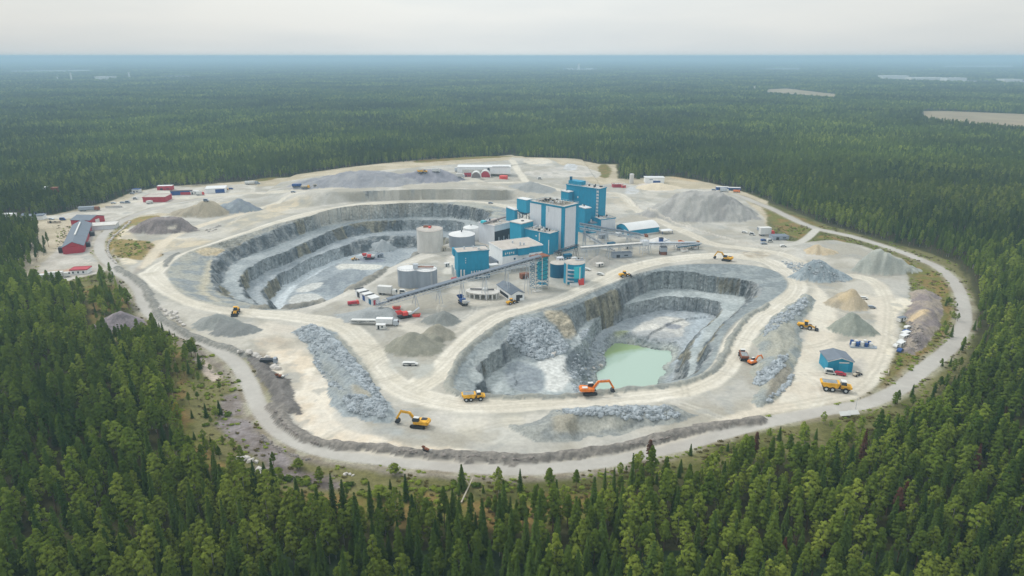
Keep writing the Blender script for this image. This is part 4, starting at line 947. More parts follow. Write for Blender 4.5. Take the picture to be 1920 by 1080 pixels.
BLUE = pmat('blue_paint', C255(44, 86, 152), .55); GLASS = pmat('dark_glass', C255(50, 66, 78), .15, spec=.6); RUB = pmat('rubber', C255(44, 44, 46), .9); WHITEP = pmat('white_paint', C255(236, 236, 232), .45, var=.1)
STONE = pmat('pale_stone', C255(216, 210, 202), .95, var=.3, scale=1.5); STONEG = pmat('grey_stone', C255(160, 166, 168), .95, var=.35, scale=1.2); TIMBER = pmat('pale_timber', C255(206, 196, 176), .9); RUST = pmat('rusty_steel', C255(150, 98, 74), .9, var=.3, scale=1.5); AQUA = pmat('turquoise_paint', (.04, .50, .58), .5)
BELT = pmat('conveyor_belt', C255(96, 104, 116), .9)
class MB:
    def __init__(s): s.v = []; s.f = []
    def add(s, vs, fs):
        k = len(s.v); s.v += [tuple(q) for q in vs]; s.f += [tuple(i+k for i in f) for f in fs]; return s
    def box(s, x0, x1, y0, y1, z0, z1, taper=0):
        t = taper
        return s.add([(x0, y0, z0), (x1, y0, z0), (x1, y1, z0), (x0, y1, z0), (x0+t, y0+t, z1), (x1-t, y0+t, z1), (x1-t, y1-t, z1), (x0+t, y1-t, z1)],
                     [(0, 3, 2, 1), (4, 5, 6, 7), (0, 1, 5, 4), (1, 2, 6, 5), (2, 3, 7, 6), (3, 0, 4, 7)])
    def beam(s, p, q, w, h=None):
        h = h or w; p = Vector(p); q = Vector(q); d = (q-p).normalized()
        r = d.cross(Vector((0, 0, 1))); r = r.normalized() if r.length > .01 else Vector((1, 0, 0)); u = r.cross(d)
        vs = [c+r*a*w/2+u*b*h/2 for c in (p, q) for a, b in ((-1, -1), (1, -1), (1, 1), (-1, 1))]
        return s.add(vs, [(0, 1, 2, 3), (7, 6, 5, 4), (0, 4, 5, 1), (1, 5, 6, 2), (2, 6, 7, 3), (3, 7, 4, 0)])
    def cyl(s, p, q, r, n=16, r2=None, dome=0):
        p = Vector(p); q = Vector(q); r2 = r if r2 is None else r2; d = (q-p).normalized()
        a = d.cross(Vector((0, 0, 1))); a = a.normalized() if a.length > .01 else Vector((1, 0, 0)); b = d.cross(a)
        A = [p+(a*math.cos(t)+b*math.sin(t))*r for t in [2*math.pi*i/n for i in range(n)]]; B = [q+(a*math.cos(t)+b*math.sin(t))*r2 for t in [2*math.pi*i/n for i in range(n)]]
        fs = [(i, (i+1) % n, n+(i+1) % n, n+i) for i in range(n)]
        s.add(A+B+[p, q+d*dome], fs+[((i+1) % n, i, 2*n) for i in range(n)]+[(n+i, n+(i+1) % n, 2*n+1) for i in range(n)]); return s
    def prism(s, poly, z0, z1):
        n = len(poly); return s.add([(p[0], p[1], z0) for p in poly]+[(p[0], p[1], z1) for p in poly], [tuple(range(n-1, -1, -1)), tuple(range(n, 2*n))]+[(i, (i+1) % n, n+(i+1) % n, n+i) for i in range(n)])
    def side(s, prof, y0, y1):
        """profile in x,z extruded along y"""
        n = len(prof); return s.add([(p[0], y0, p[1]) for p in prof]+[(p[0], y1, p[1]) for p in prof], [tuple(range(n)), tuple(range(2*n-1, n-1, -1))]+[(i, n+i, n+(i+1) % n, (i+1) % n) for i in range(n)])
    def rock(s, x, y, z, r, rg_):
        t = (1+5**.5)/2; vs = []
        for a, b, c in ((-1, t, 0), (1, t, 0), (-1, -t, 0), (1, -t, 0), (0, -1, t), (0, 1, t), (0, -1, -t), (0, 1, -t), (t, 0, -1), (t, 0, 1), (-t, 0, -1), (-t, 0, 1)):
            k = r*rg_.uniform(.34, .66); vs.append((x+a*k*rg_.uniform(.8, 1.3), y+b*k, z+c*k*.8))
        return s.add(vs, [(0,11,5),(0,5,1),(0,1,7),(0,7,10),(0,10,11),(1,5,9),(5,11,4),(11,10,2),(10,7,6),(7,1,8),(3,9,4),(3,4,2),(3,2,6),(3,6,8),(3,8,9),(4,9,5),(2,4,11),(6,2,10),(8,6,7),(9,8,1)])
    def build(s, name, mat, parent=None, label=None, smooth_=False, bevel=0, kind=None):
        me = bpy.data.meshes.new(name); me.from_pydata(s.v, [], s.f); me.materials.append(mat)
        bm = bmesh.new(); bm.from_mesh(me); bmesh.ops.recalc_face_normals(bm, faces=bm.faces)
        if bevel: bmesh.ops.bevel(bm, geom=list(bm.edges), offset=bevel, segments=1, affect='EDGES')
        bm.to_mesh(me); bm.free()
        if smooth_:
            me.polygons.foreach_set('use_smooth', [True]*len(me.polygons))
            try: me.set_sharp_from_angle(angle=R(40))
            except Exception: pass
        o = bpy.data.objects.new(name, me); COL.objects.link(o); o.parent = parent
        if label: o['label'] = label
        if kind: o['kind'] = kind
        return o
def zat(x, y):
    return hz(x, y) if (x0g < x < x1g-1 and y0g < y < y1g-1) else 0.0
def solve_len(f, ang, z, pxt):
    ux, uy = math.cos(ang), math.sin(ang); q = (pxt-960)/FPX
    return (q*(f[1]*cp-(z-CAMH)*sp)-f[0])/(ux-q*uy*cp)
def frame(fx, fytop, h, xl, xr, th, a=None, b=None, zg=None):
    """building frame: front corner whose top shows at fx, fytop, height h over ground; ends seen at columns xl, xr"""
    zg = 0.0 if zg is None else zg
    for _ in range(3):
        f = W(fx, fytop, zg+h); zg = zat(f[0], f[1])
    f = W(fx, fytop, zg+h); th = R(th)
    b = b if b is not None else solve_len(f, th, zg+h, xr); a = a if a is not None else solve_len(f, th+math.pi/2, zg+h, xl)
    return f, zg, th, max(1.5, min(a, 90)), max(1.5, min(b, 95))
def clutter(t, a, b, h, n, seed, mats=(STEEL, WHITEP, DARK)):
    r_ = random.Random(seed)
    for i in range(n):
        m = MB(); x = r_.uniform(.08, .85)*b; y = r_.uniform(.08, .85)*a; k = r_.random(); s = r_.uniform(.5, 1.4); hh_ = r_.uniform(.5, 1.6)
        if k < .45: m.box(x, x+s*1.4, y, y+s, h+.26, h+.26+hh_); nm = 'roof_unit'
        elif k < .75: m.cyl((x, y, h+.25), (x, y, h+1.0+hh_), .28+.2*s, 8, dome=.2); nm = 'vent'
        else: m.beam((x, y, h+.6), (min(b*.95, x+s*4), y, h+.6), .35).beam((x, y, h+.25), (x, y, h+.7), .3); nm = 'duct'
        m.build(nm, r_.choice(mats), t)
def railing(t, a, b, h, name='railing'):
    m = MB(); pts = [(0.15, .15), (b-.15, .15), (b-.15, a-.15), (.15, a-.15), (.15, .15)]
    for p, q in zip(pts, pts[1:]):
        m.beam((*p, h+1.25), (*q, h+1.25), .09); n = max(2, int(math.dist(p, q)/2.5))
        for i in range(n): m.beam((p[0]+(q[0]-p[0])*i/n, p[1]+(q[1]-p[1])*i/n, h+.2), (p[0]+(q[0]-p[0])*i/n, p[1]+(q[1]-p[1])*i/n, h+1.25), .08)
    m.build(name, STEEL, t)
def block(name, label, cat, fx, fy, h, xl, xr, th, wall, roof, a=None, b=None, z0=0, clut=0, seed=1, over=.3, rail=False, group=None, extra=None):
    f, zg, th, a, b = frame(fx, fy, h, xl, xr, th, a, b)
    t = root(name, (f[0], f[1], zg), label, cat, group, th)
    MB().box(0, b, 0, a, z0 if z0 else -1, h).build('wall', wall, t)
    m = MB().box(-over, b+over, -over, a+over, h+.003, h+.25); m.build('roof', roof, t)
    MB().box(-over, b+over, -over-.06, -over, h-.15, h+.42).box(-over-.06, -over, -over-.06, a+over, h-.15, h+.42).box(-over, b+over, a+over, a+over+.06, h-.1, h+.42).box(b+over, b+over+.06, -over-.06, a+over+.06, h-.1, h+.42).build('parapet', wall if roof is ROOF else roof, t)
    if clut: clutter(t, a, b, h, clut, seed)
    if rail: railing(t, a, b, h)
    t['_a'] = a; t['_b'] = b; t['_h'] = h
    if extra: extra(t, a, b, h)
    for k in ('_a', '_b', '_h'): del t[k]
    return t
def facepanel(t, face, s0, s1, z0, z1, mat, name='panel', proud=.08, label=None):
    m = MB()
    if face == 'L': m.box(-proud, -.003, s0, s1, z0, z1)       # left-hand face (x = 0)
    else: m.box(s0, s1, -proud, -.003, z0, z1)                 # right-hand face (y = 0)
    return m.build(name, mat, t, label)
def gable(name, label, cat, p_fl, p_fr, length, eave, ridge, wall, roof, end=None, group=None, win=0, over=.4, turn=0, door=True):
    """barn: front-left and front-right foot points (photo), gable faces the camera, runs back by length"""
    A_ = G(*p_fl); B_ = G(*p_fr); w_ = math.dist(A_[:2], B_[:2]); th = math.atan2(B_[1]-A_[1], B_[0]-A_[0])+R(turn)
    t = root(name, (A_[0], A_[1], min(A_[2], B_[2])), label, cat, group, th)
    MB().side([(0, -1), (w_, -1), (w_, eave), (w_/2, ridge), (0, eave)], 0, length).build('wall', wall, t)
    s = (ridge-eave)/(w_/2); o_ = over
    MB().side([(-o_, eave-s*o_+.02), (w_/2, ridge+.02), (w_+o_, eave-s*o_+.02), (w_+o_, eave-s*o_+.26), (w_/2, ridge+.28), (-o_, eave-s*o_+.26)], -o_, length+o_).build('roof', roof, t)
    if door: MB().box(w_*.36, w_*.64, -.08, -.003, -.2, min(eave*.85, 4)).build('door', WHITEP if wall is not WHITE else DARK, t)
    n = int(length/5)
    for i in range(min(n, win)):
        MB().box(w_+.003, w_+.07, 2+i*length/max(1, min(n, win)), 3.4+i*length/max(1, min(n, win)), 1.4, 2.6).build('window', GLASS, t)
    return t, w_
def vtank(name, label, xl, xr, yb, ytf, mat, roofm, dome=.5, ribs=0, rim=True, cat='tank', group=None, ladder=False, zmin=None):
    c0 = G((xl+xr)/2, yb); d = c0[1]*cp-(c0[2]-CAMH)*sp; r = (xr-xl)/2*d/FPX
    h = height_at(c0, ytf)-c0[2]; t = root(name, (c0[0], c0[1]+r, c0[2]), label, cat, group)
    MB().cyl((0, 0, -1), (0, 0, h), r, 40).build('shell', mat, t, smooth_=True)
    MB().cyl((0, 0, h+.003), (0, 0, h+.12), r+.1, 40, dome=dome).build('roof', roofm, t)
    if rim:
        m = MB()
        for i in range(24):
            p = (math.cos(i*.2618)*r, math.sin(i*.2618)*r); q = (math.cos((i+1)*.2618)*r, math.sin((i+1)*.2618)*r)
            m.beam((*p, h+1.1), (*q, h+1.1), .1); m.beam((*p, h), (*p, h+1.1), .09)
        m.build('railing', STEEL, t)
    if ribs:
        m = MB()
        for i in range(ribs): a = 2*math.pi*i/ribs; m.beam((math.cos(a)*(r+.06), math.sin(a)*(r+.06), 0), (math.cos(a)*(r+.06), math.sin(a)*(r+.06), h), .18)
        m.build('rib', mat, t)
    if ladder:
        m = MB(); a = -1.0; x, y = math.cos(a)*(r+.3), math.sin(a)*(r+.3)
        m.beam((x-.3, y, 0), (x-.3, y, h+1), .12).beam((x+.3, y, 0), (x+.3, y, h+1), .12)
        for i in range(int(h*1.5)): m.beam((x-.3, y, i/1.5), (x+.3, y, i/1.5), .08)
        m.build('ladder', WHITEP, t)
    return t, r, h
def conveyor(label, p0, p1, z0, z1, w_=1.6, legs=3, mat=STEEL, housed=False, th=1.3):
    """truss conveyor between two photo points given on the ground below its ends, heights over ground"""
    A_ = np.array(p0, float) if len(p0) == 3 else G(*p0); B_ = np.array(p1, float) if len(p1) == 3 else G(*p1)
    t = root('conveyor', tuple(A_), label, 'conveyor', None, math.atan2(B_[1]-A_[1], B_[0]-A_[0])); Ln = math.dist(A_[:2], B_[:2]); zb = B_[2]-A_[2]
    za, ze = z0, zb+z1; P0 = Vector((0, 0, za)); P1 = Vector((Ln, 0, ze)); f = lambda s, y, dz: (Ln*s, y, za+(ze-za)*s+dz)
    m = MB()
    for y in (-w_/2, w_/2):
        for dz in (0, th): m.beam(f(0, y, dz), f(1, y, dz), .2)
        n = max(4, int(Ln/2.2))
        for i in range(n): m.beam(f(i/n, y, 0 if i % 2 else th), f((i+1)/n, y, th if i % 2 else 0), .12)
        for i in range(n+1): m.beam(f(i/n, y, 0), f(i/n, y, th), .12)
    m.build('truss', mat, t)
    MB().beam(f(0, 0, th*.6), f(1, 0, th*.6), w_*.75, .12).build('belt', BELT, t)
    if housed: MB().beam(f(0.06, 0, th+.25), f(1, 0, th+.25), w_+.3, .35).build('cover', ROOFG if housed is True else housed, t)
    m = MB().beam(f(.1, w_/2+.5, .1), f(1, w_/2+.5, .1), .8, .08).beam(f(.1, w_/2+.9, 1.1), f(1, w_/2+.9, 1.1), .07); m.build('walkway', STEEL, t)
    for i in range(legs):
        s = .22+.7*i/max(1, legs-1) if legs > 1 else .6; m = MB(); c, zt = Ln*s, za+(ze-za)*s
        g0 = zb*s-.5
        if zt-g0 < 1.5: continue
        for y in (-1, 1):
            m.beam((c-1.0, y*w_*.9, g0), (c, y*w_/2, zt), .22).beam((c+1.0, y*w_*.9, g0), (c, y*w_/2, zt), .22)
        m.beam((c-.6, -w_*.7, (zt+g0)/2), (c+.6, w_*.7, (zt+g0)/2), .14); m.build('leg', mat, t)
    return t
# ------------------------------------------------------------------ vehicles; all face +x, origin on the ground
def wheel(t, x, y, r, w_=.6):
    o = MB().cyl((x, y-w_/2, r), (x, y+w_/2, r), r, 14).build('wheel', RUB, t); MB().cyl((x, y-w_/2-.03, r), (x, y+w_/2+.03, r), r*.5, 10).build('rim', STEEL, o)
def scale_place(t, s): t.scale = (s, s, s)
def at(name, label, cat, p, rz, group=None, s=1.0):
    g = G(*p); return root(name, (g[0], g[1], g[2]+.02), label, cat, group, R(rz), (s, s, s))
def excavator(label, p, rz, col, s=1.0, reach=0, group=None, turn=0):
    t = at('excavator', label, 'excavator', p, rz, group, s)
    for y in (-1.45, 1.45):
        o = MB().side([(-2.4, .25), (-2.1, 0), (2.1, 0), (2.4, .25), (2.4, .75), (2.0, 1.0), (-2.0, 1.0), (-2.4, .75)], y-.35, y+.35).build('track', RUB, t)
        MB().side([(-1.7, .35), (1.7, .35), (1.7, .7), (-1.7, .7)], y-.39, y+.39).build('track_frame', DARK, o)
    MB().box(-.9, .9, -1.1, 1.1, .5, 1.15).build('undercarriage', DARK, t)
    u = MB().side([(-3.2, 1.35), (1.3, 1.2), (1.5, 1.6), (1.5, 2.1), (-.6, 2.35), (-2.9, 2.6), (-3.3, 2.2)], -1.5, 1.5).build('body', col, t, bevel=.08)
    MB().box(-3.45, -2.75, -1.35, 1.35, 1.45, 2.35).build('counterweight', col if col is ORANGE else YELLOW, u); MB().box(-2.6, -.8, -1.1, .2, 2.45, 2.62).build('engine_cover', DARK if col is YELLOW else WHITEP, u)
    c = MB().side([(-.5, 2.1), (1.55, 2.1), (1.75, 2.7), (1.25, 3.5), (-.4, 3.5)], .45, 1.45).build('cab', GLASS, t); MB().box(-.45, 1.25, .4, 1.5, 3.5, 3.62).build('cab_roof', WHITEP, c)
    e = Vector((5.2+reach, 0, 4.4)); r_ = Vector((1.2, 0, 2.0)); mid = Vector((3.0, 0, 4.3)); tip = Vector((6.6+reach, 0, 1.7))
    MB().beam(r_, mid, .55, .75).beam(mid-Vector((.2, 0, 0)), e, .5, .65).build('boom', col, t); MB().beam(e+Vector((-.4, 0, .4)), tip, .42, .6).build('arm', col, t)
    MB().beam((1.6, .25, 1.7), (3.0, .25, 3.7), .2).beam((1.6, -.25, 1.7), (3.0, -.25, 3.7), .2).beam(mid+Vector((.4, 0, .6)), e+Vector((-.3, 0, .7)), .2).build('hydraulic_cylinder', STEEL, t)
    b = MB().side([(0, 0), (.5, -.9), (-.1, -1.35), (-1.0, -1.15), (-1.0, -.35), (-.45, .1)], -.75, .75); b.v = [(x+tip.x, y, z+tip.z) for x, y, z in b.v]; b.build('bucket', DARK, t)
    return t
def hauler(label, p, rz, col, s=1.0, load=True, group=None, name='dump_truck'):
    t = at(name, label, 'dump truck', p, rz, group, s)
    for x in (-2.9, -1.1, 2.6):
        for y in (-1.25, 1.25): wheel(t, x, y, .85, .7)
    MB().box(-3.8, 1.3, -.7, .7, .9, 1.3).box(1.3, 4.0, -.9, .9, .8, 1.35).build('chassis', DARK, t)
    MB().side([(-4.6, 2.5), (-3.6, 1.45), (.4, 1.35), (.9, 2.9), (.3, 2.95), (-4.4, 2.9)], -1.55, 1.55).build('dump_body', col, t, bevel=.05)
    MB().box(-4.0, .2, -1.35, 1.35, 2.94, 3.1, .35).build('load', STONEG if load else DARK, t)
    MB().side([(1.2, 1.3), (4.3, 1.3), (4.5, 1.7), (4.3, 2.1), (2.7, 2.3), (1.2, 2.3)], -1.2, 1.2).build('bonnet', col, t, bevel=.06)
    c = MB().side([(1.25, 2.25), (2.9, 2.25), (2.6, 3.4), (1.35, 3.4)], -.9, .9).build('cab', GLASS, t); MB().box(1.2, 2.75, -1.0, 1.0, 3.4, 3.52).build('cab_roof', WHITEP, c)
    for y in (-.8, .8): MB().box(4.4, 4.52, y-.2, y+.2, 1.55, 1.8).build('headlight', WHITEP, t)
    return t
def loader(label, p, rz, col, s=1.0, group=None):
    t = at('wheel_loader', label, 'wheel loader', p, rz, group, s)
    for x in (-1.5, 1.6):
        for y in (-1.15, 1.15): wheel(t, x, y, .85, .65)
    MB().side([(-3.2, 1.0), (-.6, .8), (-.4, 2.1), (-2.9, 2.15), (-3.3, 1.6)], -1.0, 1.0).build('engine_hood', col, t, bevel=.08); MB().box(-.6, 2.2, -.6, .6, .7, 1.5).build('front_frame', col, t)
    c = MB().box(-.6, .8, -.8, .8, 1.7, 3.2, .1).build('cab', GLASS, t); MB().box(-.7, .9, -.9, .9, 3.2, 3.34).build('cab_roof', col, c)
    for y in (-.5, .5): MB().beam((1.2, y, 1.6), (3.6, y, .9), .25, .35).build('lift_arm', col, t)
    MB().side([(3.5, .1), (4.9, .1), (4.7, .35), (3.9, .5), (3.9, 1.3), (3.5, 1.2)], -1.5, 1.5).build('bucket', DARK, t)
    return t
def truck(label, p, rz, cabm, boxm, s=1.0, ln=9.0, group=None, h=2.9, name='truck'):
    t = at(name, label, 'truck', p, rz, group, s)
    for x in (-ln*.38, -ln*.22, ln*.38):
        for y in (-.95, .95): wheel(t, x, y, .5, .35)
    MB().box(-ln/2, ln/2, -.5, .5, .6, .95).build('chassis', DARK, t); MB().box(-ln/2, ln*.24, -1.25, 1.25, 1.0, 1.0+h).build('cargo_box', boxm, t, bevel=.04)
    c = MB().side([(ln*.27, .6), (ln/2, .6), (ln/2+.05, 1.7), (ln/2-.4, 2.9), (ln*.27, 2.95)], -1.15, 1.15).build('cab', cabm, t, bevel=.05); MB().side([(ln/2+.07, 1.75), (ln/2-.3, 2.7), (ln/2-.33, 2.7), (ln/2+.0, 1.75)], -1.0, 1.0).build('windscreen', GLASS, c)
    return t
CARW = {}
def car(label, p, rz, col, group=None, van=False, name=None):
    name = name or ('parked_van' if van else 'parked_car')
    key = (col.name, van)
    g = G(*p)
    if key in CARW:
        src = CARW[key]; t = src.copy(); COL.objects.link(t); t.location = (g[0], g[1], g[2]+.02); t.rotation_euler = (0, 0, R(rz)); t['label'] = label
        for ch in list(src.children):
            c = ch.copy(); COL.objects.link(c); c.parent = t
            for q in ch.children: d = q.copy(); COL.objects.link(d); d.parent = c
        if group: t['group'] = group
        return t
    t = root(name, (g[0], g[1], g[2]+.02), label, 'van' if van else 'car', group, R(rz)); hh_ = 2.2 if van else 1.45
    b = MB().side([(-2.2, .35), (2.2, .35), (2.25, .8), (1.5, 1.0), (.9, hh_-.1), (.5, hh_), (-1.7 if not van else -2.1, hh_), (-2.2, 1.0)], -.9, .9).build('body', col, t, bevel=.06)
    MB().side([(-1.6, .98), (1.25, .98), (.85, hh_-.14), (-1.5, hh_-.14)], -.93, .93).build('windows', GLASS, t)
    for x in (-1.35, 1.4):
        for y in (-.8, .8): MB().cyl((x, y-.12, .33), (x, y+.12, .33), .33, 10).build('wheel', RUB, t)
    CARW[key] = t; return t
def cabin(label, p, rz, wallm, roofm, l=6, w_=2.5, h=2.6, name='site_cabin', cat='cabin', group=None):
    t = at(name, label, cat, p, rz, group)
    MB().box(-l/2, l/2, -w_/2, w_/2, .15, h).build('wall', wallm, t); MB().box(-l/2-.1, l/2+.1, -w_/2-.1, w_/2+.1, h+.003, h+.16).build('roof', roofm, t)
    MB().box(-l*.3, -l*.12, -w_/2-.05, -w_/2-.003, .2, 2.1).build('door', DARK, t); MB().box(l*.1, l*.3, -w_/2-.05, -w_/2-.003, 1.1, 1.9).build('window', GLASS, t)
    return t
def crusher(label, p, rz, col, s=1.0, name='mobile_crusher', c2=WHITEP):
    t = at(name, label, 'mobile crusher', p, rz, None, s)
    for y in (-1.2, 1.2): MB().side([(-3, .2), (-2.7, 0), (2.7, 0), (3, .2), (3, .7), (-3, .7)], y-.3, y+.3).build('track', RUB, t)
    MB().box(-4.2, 4, -1.1, 1.1, .9, 1.5).build('chassis', DARK, t); MB().box(-1.6, 1.2, -1.3, 1.3, 1.5, 3.3).build('crusher_box', col, t, bevel=.06)
    MB().side([(1.6, 1.6), (3.6, 1.6), (3.6, 3.0), (1.6, 3.0)], -1.2, 1.2).build('engine_housing', c2, t, bevel=.05)
    m = MB(); m.add([(-5, -1.6, 4.1), (-1.8, -1.6, 4.1), (-1.8, 1.6, 4.1), (-5, 1.6, 4.1), (-4.2, -.8, 2.4), (-2.4, -.8, 2.4), (-2.4, .8, 2.4), (-4.2, .8, 2.4)], [(0, 1, 5, 4), (1, 2, 6, 5), (2, 3, 7, 6), (3, 0, 4, 7), (4, 5, 6, 7)]); m.build('hopper', col, t)
    MB().beam((3.2, 0, 1.3), (8.2, 0, 4.2), 1.1, .3).beam((3.2, .55, 1.5), (8.2, .55, 4.4), .12, .3).beam((3.2, -.55, 1.5), (8.2, -.55, 4.4), .12, .3).build('discharge_belt', STEEL, t)
    return t
# ------------------------------------------------------------------ processing plant
def tower_x(t, a, b, h):
    for s0, s1 in ((.04, .52), (.66, 1.0)): facepanel(t, 'L', s0*a+(.9 if s0 < .1 else 0), s1*a, 1, h-1.0, GREYP)
    facepanel(t, 'R', .09*b, .80*b, 1, h-1.0, GREYP)
    m = MB()
    for i in range(9): m.beam((b*.12, a*(.12+.085*i), h+.55), (b*.9, a*(.12+.085*i), h+.55), .35, .5)
    m.build('roof_duct', TIMBER, t); m = MB()
    for i in range(7): m.beam((b*.1+i*1.5, a*.1, h+1.0), (b*.1+i*1.5, a*.9, h+1.0), .12)
    m.build('roof_rail', DARK, t)
    MB().box(-.13, -.09, a*.42, a*.46, h-5, h-1.6).build('downpipe', STEEL, t)
block('processing_tower', 'tallest front tower of the plant, grey panels framed in teal', 'tower building', 1057.5, 388.7, 30.4, 994, 1085.6, 48, TEAL, ROOF, clut=26, seed=3, rail=True, extra=tower_x)
def rear_x(t, a, b, h):
    m = MB()
    for i in range(12): m.box(-.6, -.02, .4, 2.0, 2.4*i+2, 2.4*i+3.4)
    m.build('stair_strip', WHITEP, t); m = MB().beam((-.6, .4, 1), (-.6, .4, h), .15).beam((-.6, 2.0, 1), (-.6, 2.0, h), .15); m.build('stair_frame', STEEL, t)
    MB().box(b*.2, b*.9, a*.6, a*.98, h+.25, h+3.2).build('penthouse', TEAL, t)
    MB().box(b*.3, b*.5, a*.93, a*.97, h+3.2, h+6).build('chimney', TEALD, t)
    MB().box(-.12, -.003, a*.62, a*.65, h-9, h-7.5).build('lamp', WHITEP, t)
block('rear_tower', 'large plain teal tower at the back of the plant with a white ladder strip', 'tower building', 1124, 355, 31, 1062, 1137, 50, TEAL, ROOF, clut=12, seed=4, rail=True, extra=rear_x)
block('side_tower', 'teal annex with a pale roof on the left side of the rear teal tower', 'tower building', 1066, 360.5, 27, 1052, 1074, 40, TEAL, ROOFW, clut=1, seed=5)
# stepped teal floors between both towers
block('stepped_annex', 'teal stepped annex floors with white ledges between the two towers', 'annex', 1097, 391, 19, 1084, 1108, 30, TEAL, ROOFW, clut=2, seed=6)
block('link_building', 'low teal link building with rounded end right of the front tower', 'annex', 1110, 419, 8.5, 1086, 1119, 24, TEALL, ROOFG, clut=3, seed=7)
def r1x(t, a, b, h):
    facepanel(t, 'R', .05*b, b*.995, .5, h-.25, GREYP); m = MB().side([(0, 0), (b*.55, 2.4), (b*.55, 0)], -.14, -.09); m.build('lean_to', ROOFG, t)
block('screening_house', 'grey fronted screening house with teal end, right of the towers', 'building', 1126, 412, 9.5, 1114, 1154, 24, TEAL, ROOF, clut=9, seed=8, extra=r1x)
# hopper bin on legs
f, zg, th, a, b = frame(987, 375.6, 19.5, 969, 998, 44)
t = root('hopper_bin', (f[0], f[1], zg), 'light teal bin on dark legs left of the front tower', 'hopper', None, th)
MB().box(0, b, 0, a, 9.5, 19.5).build('bin', TEALL, t); MB().box(-.2, b+.2, -.2, a+.2, 19.503, 19.8).build('roof', ROOFW, t)
MB().add([(0, 0, 9.5), (b, 0, 9.5), (b, a, 9.5), (0, a, 9.5), (b*.35, a*.35, 7), (b*.65, a*.35, 7), (b*.65, a*.65, 7), (b*.35, a*.65, 7)], [(0, 1, 5, 4), (1, 2, 6, 5), (2, 3, 7, 6), (3, 0, 4, 7), (4, 5, 6, 7)]).build('cone', TEALD, t)
for x in (.2, b*.5, b-.2):
    for y in (.2, a-.2): MB().beam((x, y, -.5), (x, y, 9.5), .4).build('leg', DARK, t)
MB().beam((0, 0, 1), (b, 0, 9), .2).beam((b, 0, 1), (0, 0, 9), .2).beam((0, 0, 1), (0, a, 9), .2).beam((0, a, 1), (0, 0, 9), .2).build('brace', DARK, t)
block('small_teal_house', 'small teal house with white roof behind the conveyor house', 'building', 965, 394, 11, 949, 970, 30, TEAL, ROOFW, clut=0)
block('upper_teal_block', 'teal block with plain grey roof left of the front tower', 'building', 977.5, 420, 18.5, 957, 1001, 47, TEALL, CONC, a=10.5, b=12, clut=1, seed=9)
def t6x(t, a, b, h):
    MB().box(-.1, -.003, a*.38, a*.42, h-6, h-.4).build('downpipe', WHITEP, t); MB().box(-.1, -.003, a*.5, a*.55, h-3.4, h-2.6).build('lamp', WHITEP, t)
    MB().box(-.1, -.003, a*.02, a*.05, 1, h-4).build('door_strip', WHITEP, t); MB().cyl((b*.5, a*.55, h+.25), (b*.5, a*.55, h+3.2), .7, 12, dome=.5).build('silo_pipe', WHITEP, t)
block('mill_house', 'dark teal mill house in front of the tallest tower, roof full of ducts', 'building', 1031, 439, 14.2, 983, 1047.5, 50, TEAL, ROOF, b=9.6, clut=24, seed=10, rail=True, extra=t6x)
def t9x(t, a, b, h):
    facepanel(t, 'R', 0, b*.97, h*.1, h*.72, DARK, 'bay_shade_panel', .06)  # flat dark panel on the closed wall stands in for the bay's shaded interior
    for i in range(6): MB().box(b*(.08+.15*i), b*(.12+.15*i), -.35, -.07, 1.5, 1.5+2.2*(1+i % 2)).build('pipe', STEEL, t)
    m = MB().beam((-2, a*.55, h+.6), (b+1, a*.4, h+2.6), 1.5, .8); m.build('roof_gallery', ROOFD, t); MB().box(-1, 1.6, a*.6, a*.8, h+.3, h+2.0).build('filter_unit', AQUA, t, 'turquoise filter unit on the roof edge'); MB().box(1.8, 2.9, a*.6, a*.75, h+.3, h+1.8).build('fan', BLUE, t)
block('crusher_house', 'light grey crusher house with open dark bay and turquoise roof unit', 'building', 927, 424, 14.4, 897, 958, 46, GREYP, ROOF, clut=10, seed=11, extra=t9x)
def t7x(t, a, b, h):
    facepanel(t, 'R', 0, b, h-4.2, h-.1, TEAL, 'teal_band', .08)
    MB().box(b*.36, b*.62, -2.2, -.09, h-4.2, h+.26).build('bay', TEAL, t); MB().box(b*.34, b*.64, -2.5, 0, h+.27, h+.5).build('bay_roof', ROOF, t)
    for i in range(5): MB().box(b*(.06+.05*i), b*(.085+.05*i), -.3, -.09, h-3.2+.5*(i % 2), h-1.8).build('pipe', WHITEP, t)
    MB().cyl((b*.3, -.12, h-6.5), (b*.3, -.02, h-6.5), .7, 12).build('vent', TEALD, t); MB().box(b*.5, b*.9, -.12, -.003, 5.0, 6.0).build('window', GLASS, t)
    MB().box(-1.2, -.003, a*.3, a*.9, 0, h*.35).build('lean_to', ROOFG, t)
block('separation_plant', 'white building with teal top band and pinkish flat roof, plant front', 'building', 942, 469, 12.9, 917, 1017, 26, WHITE, ROOF, clut=4, seed=12, extra=t7x)
def t8x(t, a, b, h):
    MB().box(-.5, 1.5, a+.003, a+4.8, h-4.8, h-.6).build('side_box', TEAL, t)
    for i in range(3): MB().box(b*.24, b*.26, -.12, -.003, h-4.2-i*1.3, h-3.5-i*1.3).build('lamp', WHITEP, t)
    for x, y in ((-1.8, -.8), (-1.8, a*.5), (-1.6, a), (1.5, -1.6), (3.2, -2.2)): MB().cyl((x, y, -.4), (x, y, h*.36), .45, 8).build('post', WHITEP, t)
    MB().box(b*.5, b*.98, -3.2, -.1, 0, 2.6).build('lean_to', TEALD, t); MB().box(b*.48, b, -3.4, -.05, 2.61, 2.8).build('canopy', RUST, t)
    for i in range(7): MB().cyl((b*(.42+.08*i), -1.5, 2.8), (b*(.42+.08*i), -1.5, 4.3), .35, 8, dome=.2).build('pipe', WHITEP, t)
